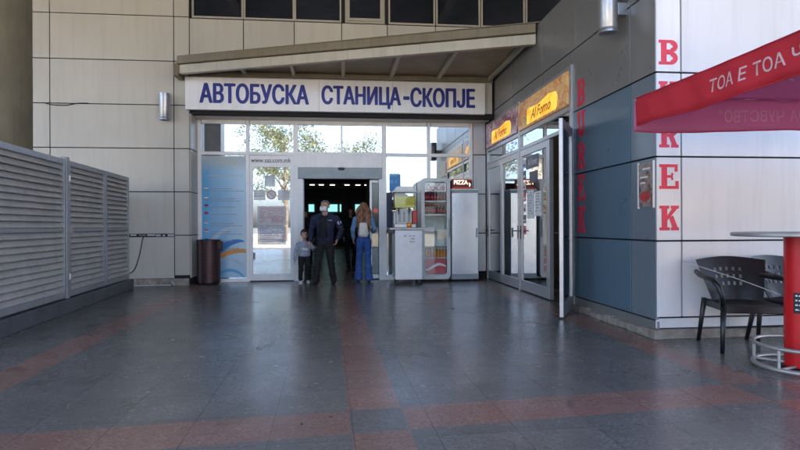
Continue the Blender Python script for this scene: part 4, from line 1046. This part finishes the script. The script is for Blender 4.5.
# ------------------------------------------------------------------ people
class Fig:
    def __init__(s): s.h = []; s.mats = []
    def mi(s, m):
        if m not in s.mats: s.mats.append(m)
        return s.mats.index(m)
    def h_(s, mat, *balls): s.h.append((s.mi(mat), [(Vector(c), (r if isinstance(r, tuple) else (r, r, r))) for c, r in balls]))
    def limb(s, mat, pts, rs):
        for i in range(len(pts)-1): s.h_(mat, (pts[i], rs[i]), (pts[i+1], rs[i+1]))
    def hand(s, mat, w, d, n, side=1, k=1., curl=.5):
        w, d, n = Vector(w), Vector(d).normalized(), Vector(n).normalized(); n = (n-d*n.dot(d)).normalized(); t = d.cross(n)*side
        r = .0125*k
        A = [w+d*.02*k+t*.018*k, w+d*.02*k-t*.018*k, w+d*.085*k-t*.032*k, w+d*.085*k+t*.030*k]
        s.h_(mat, *[(tuple(q), r) for q in A])
        for off, L in ((.033, .070), (.011, .080), (-.011, .075), (-.033, .058)):
            p = w+d*.085*k+t*off*k; q = p+(d*math.cos(curl*.6)+n*math.sin(curl*.6))*L*.5*k; u = q+(d*math.cos(curl*1.8)+n*math.sin(curl*1.8))*L*.5*k
            s.limb(mat, [p, q, u], [.0098*k, .0088*k, .0078*k])
        p = w+d*.03*k+t*.025*k; q = p+(d*.5+t*.7+n*.3)*.038*k; u = q+(d*.8+t*.3+n*.4)*.03*k
        s.limb(mat, [p, q, u], [.012*k, .0105*k, .009*k])
    def head(s, z, k, y=0, skin='skin', mat2=None, turn=0, x=0):
        def P(a, b_, c): ca, sa = math.cos(turn), math.sin(turn); return (x+(a*ca-b_*sa)*k, y+(a*sa+b_*ca)*k, z+c*k)
        s.h_(skin, (P(0, .012, .035), (.075*k, .092*k, .085*k)), (P(0, -.03, -.06), (.056*k, .058*k, .04*k)))
        s.h_(skin, (P(0, -.055, -.088), (.026*k, .022*k, .02*k)), (P(0, -.03, -.06), (.05*k, .05*k, .035*k)))
        s.h_(skin, (P(0, -.092, .012), .010*k), (P(0, -.113, -.022), (.015*k, .014*k, .012*k)))
        s.h_(skin, (P(-.03, -.078, .024), .014*k), (P(.03, -.078, .024), .014*k))
        s.h_(skin, (P(-.02, -.088, -.055), .011*k), (P(.02, -.088, -.055), .011*k))
        for e in (-1, 1): s.h_(skin, (P(e*.078, .012, .012), (.010*k, .018*k, .026*k)), (P(e*.074, .008, -.022), (.010*k, .012*k, .014*k)))
        s.P = P
    def build(s, name, parent, voxel=.0085, rule=None):
        b = MB()
        for mi, balls in s.h: b.hull([(tuple(c), r) for c, r in balls], 2)
        bmesh.ops.recalc_face_normals(b.b, faces=b.b.faces)
        me = bpy.data.meshes.new('tmp'); b.b.to_mesh(me); b.b.free()
        o = bpy.data.objects.new('tmp', me); C.objects.link(o)
        m_ = o.modifiers.new('r', 'REMESH'); m_.mode = 'VOXEL'; m_.voxel_size = voxel
        m_ = o.modifiers.new('s', 'SMOOTH'); m_.factor = .5; m_.iterations = 3
        dg = bpy.context.evaluated_depsgraph_get(); dg.update()
        me2 = bpy.data.meshes.new_from_object(o.evaluated_get(dg)); bpy.data.objects.remove(o)
        from mathutils import noise as nz_
        me2.materials.clear()
        FV = {}
        for m in s.mats: me2.materials.append(MATS[m])
        segs = []
        for mi, B in s.h:
            for i in range(len(B)):
                c0, r0 = B[i]; c1, r1 = B[(i+1) % len(B)]
                dv = c1-c0; segs.append((mi, c0, dv, dv.dot(dv), r0, r1))
        for p in me2.polygons:
            q = p.center; best = 1e9; bi = 0
            for mi, c0, dv, dd, r0, r1 in segs:
                t_ = 0 if dd < 1e-9 else max(0, min(1, (q-c0).dot(dv)/dd)); c = c0+dv*t_
                if abs(q.x-c.x) > .3 or abs(q.z-c.z) > .3: continue
                rx, ry, rz = (r0[k]+(r1[k]-r0[k])*t_ for k in range(3))
                d = abs(math.sqrt(((q.x-c.x)/rx)**2+((q.y-c.y)/ry)**2+((q.z-c.z)/rz)**2)-1)*min(rx, ry, rz)
                if d < best: best = d; bi = mi
            p.material_index = bi; p.use_smooth = True
            if rule:
                r_ = rule(q, s.mats[bi])
                if r_: p.material_index = s.mats.index(r_)
        soft = {i for i, m in enumerate(s.mats) if 'cloth' in m or m in ('denim', 'jeans')}; cv_ = set(); sk = set()
        for p in me2.polygons: (cv_ if p.material_index in soft else sk).update(p.vertices)
        nn = [v.normal.copy() for v in me2.vertices]
        for i in cv_-sk:
            v = me2.vertices[i]; c = v.co
            f_ = nz_.noise(Vector((c.x*9, c.y*9, c.z*20)))+.5*nz_.noise(Vector((c.x*22+5, c.y*22, c.z*34)))
            v.co = c+nn[i]*(.011*f_)
        q = bpy.data.objects.new(name, me2); C.objects.link(q); q.parent = parent; return q
def shell_hair(parent, P, k, mat, lo=-.02, front=.055, name='hair', thick=1.07, back_lo=-.06):
    """short hair: cap following the skull with an uneven edge and clumps"""
    b = MB(); rnd = random.Random(4); n, m = 28, 12; G = {}
    for i in range(n):
        th = 2*math.pi*i/n
        fr = -math.sin(th)   # 1 at the face
        lowz = (front if fr > .35 else (lo if fr > -.2 else back_lo))
        cz = .035; amin = math.asin(max(-1, min(.98, (lowz-cz)/.09)))
        for j in range(m+1):
            ph = amin+(math.pi/2-amin)*j/m
            rr = thick+.035*rnd.random()
            G[i, j] = b.b.verts.new(P(.0765*rr*math.cos(ph)*math.cos(th), .012+.094*rr*math.cos(ph)*math.sin(th), cz+.088*rr*math.sin(ph)))
    for i in range(n):
        for j in range(m): b.b.faces.new((G[i, j], G[(i+1) % n, j], G[(i+1) % n, j+1], G[i, j+1]))
    o = b.build(name, mat, parent, smooth=True); so = o.modifiers.new('t', 'SOLIDIFY'); so.thickness = .012*k; so.offset = -1; return o
def eyes(parent, P, k):
    for e in (-1, 1):
        b = MB(); c = P(e*.031, -.083, .010); b.ball(c, (.011*k, .008*k, .006*k)); b.build('eye', 'white_cloth', parent, smooth=True)
        b = MB(); c = P(e*.031, -.0905, .010); b.ball(c, (.0055*k, .004*k, .0055*k)); b.build('iris', 'hair_dark', parent, smooth=True)
        b = MB(); b.hull([(P(e*.018, -.090, .030), .0045*k), (P(e*.046, -.080, .032), .0035*k)]); b.build('eyebrow', 'hair_dark', parent, smooth=True)

# --- man in navy jacket
mn = thing('person', 'person in dark navy jacket and white face mask leading a child out of the doors', 'person', (-.36, 11.30, 0), R(-10)); mn.scale = (1.12, 1.06, .965)
F = Fig()
F.h_('navy_cloth', ((0, .02, .98), (.155, .105, .06)), ((0, .0, 1.18), (.165, .118, .07)))
F.h_('navy_cloth', ((0, .0, 1.18), (.165, .118, .07)), ((0, -.005, 1.34), (.19, .125, .08)))
F.h_('navy_cloth', ((0, -.005, 1.34), (.19, .125, .08)), ((0, .01, 1.43), (.165, .09, .05)))
F.h_('navy_cloth', ((-.18, .01, 1.425), .058), ((-.05, .02, 1.50), .045)); F.h_('navy_cloth', ((.18, .01, 1.425), .058), ((.05, .02, 1.50), .045))
F.h_('navy_cloth', ((0, .02, .94), (.15, .10, .05)), ((0, .02, .98), (.155, .108, .05)))
F.h_('black_cloth', ((0, -.09, 1.40), (.05, .04, .04)), ((0, -.09, 1.05), (.06, .042, .06)))
F.h_('black_cloth', ((0, .015, .86), (.145, .10, .06)), ((0, .015, .94), (.14, .095, .05)))
F.h_('skin', ((0, .01, 1.48), .055), ((0, -.005, 1.58), .055)); F.h_('navy_cloth', ((-.03, .02, 1.49), (.045, .06, .03)), ((.03, .02, 1.49), (.045, .06, .03)))
F.head(1.665, 1.03, -.01, turn=R(-14)); P = F.P
for s, kn, an in ((-1, (-.125, -.10, .50), (-.15, -.12, .10)), (1, (.10, -.02, .50), (.125, .13, .12))):
    F.limb('black_cloth', [(s*.085, .01, .86), kn, an], [(.092, .095, .09), (.066, .068, .066), (.062, .066, .03)])
    a = Vector(an); ty = -.13 if s < 0 else -.10
    F.h_('shoe_dark', ((a.x, a.y+.03, .045), (.037, .045, .040)), ((a.x+s*.01, a.y+ty, .035), (.045, .055, .030)))
    F.h_('black_cloth', ((a.x, a.y, .11), (.060, .070, .03)), ((a.x, a.y+.005, .075), (.060, .075, .02)))
# arms
F.limb('navy_cloth', [(-.20, .01, 1.42), (-.265, .04, 1.17), (-.27, -.04, .95)], [.066, .054, .043]); F.hand('skin', (-.27, -.045, .94), (-.10, -.12, -1), (1, -.2, 0), 1, 1, .9)
F.limb('navy_cloth', [(.20, .01, 1.42), (.285, .07, 1.17), (.24, -.06, .98)], [.066, .054, .043]); F.hand('skin', (.235, -.065, .975), (-.15, -.3, -1), (-1, -.1, 0), -1, 1, .6)
F.build('body', mn, rule=lambda q, m: ('black_cloth' if m == 'navy_cloth' and q.y < -.05 and -.10 < q.x < .055 and q.z > 1.0 and q.z < 1.46 else None))
shell_hair(mn, P, 1.03, 'hair_grey', lo=.01, front=.075, back_lo=-.05, thick=1.03); eyes(mn, P, 1.03)
b = MB(); n, m_ = 10, 6; G = {}
for i in range(n+1):
    for j in range(m_+1):
        th = R(-62+124*i/n); v = j/m_; r_ = 1.0+.20*math.sin(math.pi*v)*math.cos(th)
        G[i, j] = b.b.verts.new(P(.072*math.sin(th)*r_, -.030-.070*math.cos(th)*r_, -.005-.095*v))
for i in range(n):
    for j in range(m_): b.b.faces.new((G[i, j], G[i+1, j], G[i+1, j+1], G[i, j+1]))
mk = b.build('face_mask', 'white_cloth', mn, smooth=True); so = mk.modifiers.new('t', 'SOLIDIFY'); so.thickness = .004
b = MB()
for s in (-1, 1): b.tube([P(s*.064, -.06, -.02), P(s*.08, -.01, .0), P(s*.082, .02, .015)], .002, 5)
b.build('ear_loop', 'white_cloth', mk)
b = MB(); b.tube([(-.105, -.105, 1.04), (-.10, -.12, 1.25), (-.07, -.10, 1.44)], .008, 6); b.tube([(.06, -.13, 1.04), (.058, -.14, 1.25), (.05, -.105, 1.44)], .008, 6); b.build('jacket_edge', 'navy_cloth', mn, smooth=True)
M = Matrix.Translation((.262, -.012, 1.32)) @ Matrix.Rotation(R(38), 4, 'Z') @ Matrix.Rotation(R(90), 4, 'X')
b = MB(); b.lathe((0, 0, -.004), [(.038, 0), (.038, .01)], 20, M=M); bd = b.build('sleeve_badge', 'white_cloth', mn)
b = MB(); b.lathe((0, 0, .0065), [(.027, 0), (.027, .002)], 16, M=M); b.build('badge_centre', 'badge_blue', bd)
b = MB(); b.box(.075, .15, -.131, -.126, 1.36, 1.375); b.build('chest_print', 'grey_cloth', mn)

# --- child
ch = thing('person', 'small child in grey sweater and white shoes beside the masked person', 'person', (-.80, 11.62, 0), R(6)); ch.scale = (1.08, 1.08, 1.0)
F = Fig(); 
F.h_('grey_cloth', ((0, .01, .60), (.115, .085, .04)), ((0, 0, .82), (.12, .088, .05))); F.h_('grey_cloth', ((-.095, .005, .84), .045), ((.095, .005, .84), .045)); F.h_('grey_cloth', ((0, .0, .82), (.11, .08, .04)), ((0, .0, .89), (.05, .05, .02)))
F.h_('skin', ((0, .0, .88), .036), ((0, -.005, .96), .038)); F.head(1.03, .90, -.01, turn=R(8)); P = F.P
for s, kn, an in ((-1, (-.075, -.05, .34), (-.08, -.02, .09)), (1, (.065, -.03, .34), (.07, .07, .09))):
    F.limb('black_cloth', [(s*.055, .01, .58), kn, an], [(.070, .07, .07), .05, (.04, .042, .03)]); a = Vector(an)
    F.h_('white_cloth', ((a.x, a.y+.02, .040), (.032, .036, .038)), ((a.x, a.y-.085, .030), (.036, .042, .027)))
F.limb('grey_cloth', [(-.12, .0, .83), (-.165, .0, .66), (-.185, -.06, .51)], [.045, .038, .032]); F.hand('skin', (-.187, -.065, .505), (-.1, -.2, -1), (1, 0, 0), 1, .65, .5)
F.limb('grey_cloth', [(.12, .0, .83), (.17, .0, .72), (.20, -.16, .76)], [.045, .038, .032]); F.hand('skin', (.202, -.17, .765), (.15, -1, .5), (0, 0, -1), -1, .65, .9)
F.build('body', ch, .006)
shell_hair(ch, P, .9, 'hair_dark', lo=-.03, front=.06, back_lo=-.08, thick=1.08); eyes(ch, P, .9)
b = MB(); b.hull([((-.04, -.088, .74), (.02, .006, .02)), ((.045, -.088, .72), (.02, .006, .035))]); b.build('sweater_print', 'white_cloth', ch, smooth=True)

# --- woman seen from behind
wm = thing('person', 'person with long curly brown hair, denim jacket and blue jeans walking into the hall', 'person', (.44, 11.80, 0), R(176))
F = Fig()
F.h_('denim', ((0, .0, 1.03), (.135, .10, .04)), ((0, .0, 1.14), (.125, .092, .05))); F.h_('denim', ((0, .0, 1.14), (.125, .092, .05)), ((0, -.01, 1.30), (.15, .108, .06))); F.h_('denim', ((0, -.005, 1.30), (.15, .108, .06)), ((0, .01, 1.38), (.13, .075, .04)))
F.h_('denim', ((-.15, .01, 1.365), .048), ((.15, .01, 1.365), .048)); F.h_('denim', ((-.06, .01, 1.40), .045), ((.06, .01, 1.40), .045))
F.h_('skin', ((0, .01, 1.40), .045), ((0, .0, 1.50), .045)); F.head(1.58, .98, -.01, turn=R(0)); P = F.P
F.h_('jeans', ((0, .015, .90), (.155, .115, .07)), ((0, .01, 1.02), (.125, .095, .05)))
for s, kn, an in ((-1, (-.095, -.03, .50), (-.11, .05, .10)), (1, (.095, -.06, .50), (.12, -.12, .10))):
    F.limb('jeans', [(s*.078, .015, .88), kn, an], [(.092, .10, .09), (.066, .068, .06), (.088, .092, .03)]); a = Vector(an)
    F.h_('jeans', ((a.x, a.y, .12), (.090, .095, .03)), ((a.x, a.y, .055), (.094, .10, .02)))
    F.h_('shoe_dark', ((a.x, a.y+.05, .035), (.035, .045, .033)), ((a.x+s*.01, a.y-.13, .028), (.04, .05, .026)))
F.limb('denim', [(-.17, .01, 1.36), (-.235, .03, 1.14), (-.20, -.12, 1.08)], [.056, .050, .042]); F.hand('skin', (-.195, -.13, 1.08), (.3, -1, .3), (0, 0, 1), 1, .9, .8)
F.limb('denim', [(.17, .01, 1.36), (.23, .05, 1.13), (.225, -.06, .95)], [.056, .050, .042]); F.hand('skin', (.225, -.065, .945), (0, -.2, -1), (-1, 0, 0), -1, .9, .5)
F.build('body', wm); eyes(wm, P, .98)
rn = random.Random(9); b = MB()
for i in range(230):
    th = R(rn.uniform(-18, 198)); r0 = rn.uniform(.2, 1.0)
    st_ = Vector((math.cos(th)*.05*r0, .012+math.sin(th)*.06*r0, 1.66+.02*(1-r0))); L = rn.uniform(.25, .56)
    out = Vector((math.cos(th), math.sin(th)*.9, 0)); pts = []; rs = []; ph = rn.uniform(0, 6.3); fr_ = rn.uniform(24, 50); rw0 = rn.choice((.006, .009, .014)); spread = rn.uniform(.8, 1.25)
    for k in range(11):
        s = k/10; d_ = L*s
        bulge = .085+.045*math.sin(min(1, s*1.3)*math.pi*.75)
        p = Vector((out.x*spread*(.05*r0+(bulge-.05*r0)*min(1, s*3.5)), .012+out.y*(.06*r0+(bulge*1.12-.06*r0)*min(1, s*3.5)), st_.z-.02+.025*math.sin(min(1, s*4)*math.pi)-d_))
        a_ = .021*min(1, s*3); p += Vector((math.sin(ph+d_*fr_)*a_, math.cos(ph+d_*fr_)*a_, 0))
        if p.z < 1.42 and p.y < .10: p.y = max(p.y, .02)+.03
        pts.append(p); rs.append(rw0*(1-.6*s))
    b.tube(pts, rs, 5)
b.ball((0, .018, 1.628), (.083, .098, .088), 3)
b.build('hair', 'hair_brown', wm, smooth=True)
bp_ = thing('backpack', 'small white backpack on the back of the person in denim', 'backpack', (.44, 11.80, 0), R(176))
b = MB(); b.hull([((-.05, .175, 1.02), (.055, .05, .05)), ((.05, .175, 1.02), (.055, .05, .05)), ((-.04, .165, 1.24), (.045, .035, .04)), ((.04, .165, 1.24), (.045, .035, .04))], 3); b.build('bag', 'bag_white', bp_, smooth=True)
b = MB(); b.hull([((-.04, .225, 1.04), (.035, .018, .035)), ((.04, .225, 1.04), (.035, .018, .035)), ((.03, .222, 1.11), (.03, .015, .02)), ((-.03, .222, 1.11), (.03, .015, .02))], 2); b.build('pocket', 'bag_white', bp_, smooth=True)
for s in (-1, 1):
    b = MB(); b.tube([(s*.05, .13, 1.26), (s*.085, .07, 1.40), (s*.09, -.04, 1.42), (s*.10, -.115, 1.30), (s*.12, -.08, 1.12), (s*.09, .12, 1.02)], .012, 6); b.build('strap', 'bag_white', bp_, smooth=True)
# --- dark figures inside the hall
F = Fig()
F.h_('black_cloth', ((0, .02, .92), (.155, .105, .06)), ((0, 0, 1.34), (.19, .12, .08))); F.h_('black_cloth', ((-.17, .01, 1.41), .055), ((.17, .01, 1.41), .055)); F.h_('skin', ((0, .01, 1.45), .052), ((0, 0, 1.56), .052)); F.head(1.63, 1.0, -.01)
P = F.P
for s in (-1, 1):
    F.limb('black_cloth', [(s*.085, .01, .88), (s*.1, -.05*s, .49), (s*.11, .1*s, .10)], [(.092, .095, .09), .066, .055]); F.h_('shoe_dark', ((s*.11, .1*s+.02, .045), .04), ((s*.12, .1*s-.12, .035), (.042, .05, .03)))
    F.limb('black_cloth', [(s*.20, .01, 1.40), (s*.25, .03, 1.14), (s*.24, -.05, .92)], [.062, .052, .042]); F.hand('skin', (s*.24, -.055, .915), (0, -.2, -1), (-s, 0, 0), -s, 1, .5)
hp1 = thing('person', 'dark dressed person farther inside the hall between the two adults', 'person', (.22, 15.6, 0), R(20))
F.build('body', hp1, .010); shell_hair(hp1, P, 1, 'hair_dark'); eyes(hp1, P, 1)
hp2 = copy_tree(hp1); hp2.location = (-.98, 14.6, 0); hp2.rotation_euler = (0, 0, R(200)); tag(hp2, 'dark haired person standing in the hall behind the child')
hp3 = copy_tree(hp1); hp3.location = (1.02, 14.9, 0); hp3.rotation_euler = (0, 0, R(150)); tag(hp3, 'dark dressed person in the hall behind the sliding door glass')

# ------------------------------------------------------------------ what stands across the street (mirrored in the glass)
def house(x0, x1, y0, y1, h, wall, label, nx, nz):
    o = thing('apartment_building', label, 'building', (0, 0, 0))
    b = MB(); b.box(x0, x1, y0, y1, -.14, h); b.build('wall', wall, o); b = MB(); b.box(x0-.3, x1+.3, y0-.3, y1+.3, h, h+.4); b.build('roof', 'roof_concrete', o)
    w = (x1-x0)/nx
    for i in range(nx):
        for j in range(nz): b = MB(); b.box(x0+w*(i+.25), x0+w*(i+.75), y1, y1+.05, 1+j*3, 2.6+j*3); b.build('window', 'glass_dark', o)
house(-60, -28, -75, -60, 13, 'facade_far', 'cream apartment block across the street behind the camera', 10, 4)
house(20, 48, -70, -58, 10, 'facade_far_pink', 'pinkish apartment block across the street behind the camera', 8, 3)
def tree(x, y, h, cr, label, nleaf=2600, seed=1):
    rr = random.Random(seed); o = thing('street_tree', label, 'tree', (x, y, -.1)); b = MB(); tips = []
    b.tube([(0, 0, 0), (.1, 0, h*.25), (.05, .1, h*.5), (0, 0, h*.8)], [.22, .17, .12, .04], 8)
    for i in range(34):
        a = rr.uniform(0, 6.28); z0 = h*rr.uniform(.3, .75); L = cr*rr.uniform(.5, 1)*(1.1-abs(z0/h-.55)); p0 = Vector((.05, .05, z0)); p2 = p0+Vector((math.cos(a)*L, math.sin(a)*L, L*rr.uniform(.2, .8))); p1 = p0.lerp(p2, .5)+Vector((0, 0, .1*L))
        b.tube([p0, p1, p2], [.05, .035, .012], 5); tips += [p1, p2, p0.lerp(p2, .75)]
        for q in range(3):
            s = p1.lerp(p2, rr.random()); e = s+Vector((rr.uniform(-1, 1), rr.uniform(-1, 1), rr.uniform(-.2, 1)))*.6; b.tube([s, e], [.015, .005], 4); tips.append(e)
    b.build('trunk', 'bark', o); b = MB()
    for i in range(nleaf):
        c = rr.choice(tips)+Vector((rr.gauss(0, .38), rr.gauss(0, .38), rr.gauss(0, .32))); u = Vector((rr.uniform(-1, 1), rr.uniform(-1, 1), rr.uniform(-1, 1))).normalized(); v = u.orthogonal().normalized(); s = rr.uniform(.045, .10)
        b.b.faces.new([b.b.verts.new(c+q*s) for q in (u, v, -u, -v)])
    b.build('crown', 'leaf', o)
tree(-4.6, -20, 10.5, 4.6, 'thinly leaved tree behind the camera, mirrored above the glass door', 8000, 3)
tree(-15, -24, 9, 4, 'fuller tree behind the camera beside the street lamp', 7000, 5)
tree(-.3, -26, 9.5, 4.2, 'low tree across the street behind the camera', 6000, 8)
sl = thing('street_lamp', 'grey street lamp with curved arm behind the camera', 'street lamp', (-9.8, -18, -.1))
b = MB(); b.tube([(0, 0, 0), (0, 0, 6.5), (.1, 0, 7.1), (.6, 0, 7.5), (1.1, 0, 7.5)], [.09, .06, .05, .05, .04], 8); b.build('pole', 'aluminium', sl)
b = MB(); b.hull([((1.1, 0, 7.48), (.1, .1, .05)), ((1.75, 0, 7.45), (.14, .13, .06))]); b.build('lantern', 'aluminium', sl)

# ------------------------------------------------------------------ light, camera
S.world = bpy.data.worlds.new('World'); W = S.world; W.use_nodes = True
sky = W.node_tree.nodes.new('ShaderNodeTexSky'); sky.sky_type = 'NISHITA'; sky.sun_disc = False
EL, AZ = 48, 25          # sun behind the station, to the right
sky.sun_elevation = R(EL); sky.sun_rotation = R(AZ); sky.air_density = .75; sky.dust_density = 5; sky.ozone_density = 1
W.node_tree.links.new(sky.outputs[0], W.node_tree.nodes['Background'].inputs[0]); W.node_tree.nodes['Background'].inputs[1].default_value = .15
sd = bpy.data.lights.new('sun', 'SUN'); sd.energy = 4; sd.angle = R(.5); sd.color = (1, .95, .87)
so = bpy.data.objects.new('sun', sd); C.objects.link(so)
dv = Vector((math.sin(R(AZ))*math.cos(R(EL)), math.cos(R(AZ))*math.cos(R(EL)), math.sin(R(EL))))
so.rotation_euler = dv.to_track_quat('Z', 'Y').to_euler()
cd = bpy.data.cameras.new('camera'); cam = bpy.data.objects.new('camera', cd); C.objects.link(cam)
cd.sensor_width = 36; cd.lens = 36*550/800; cd.clip_end = 900; cd.clip_start = .05; cd.shift_y = 1/800
cam.location = (0, 0, 1.2); cam.rotation_euler = (R(90), R(.25), R(-5.92)); S.camera = cam
S.view_settings.view_transform = 'Standard'; S.view_settings.look = 'None'; S.view_settings.gamma = 1; S.view_settings.use_curve_mapping = False
S.view_settings.exposure = 3.2
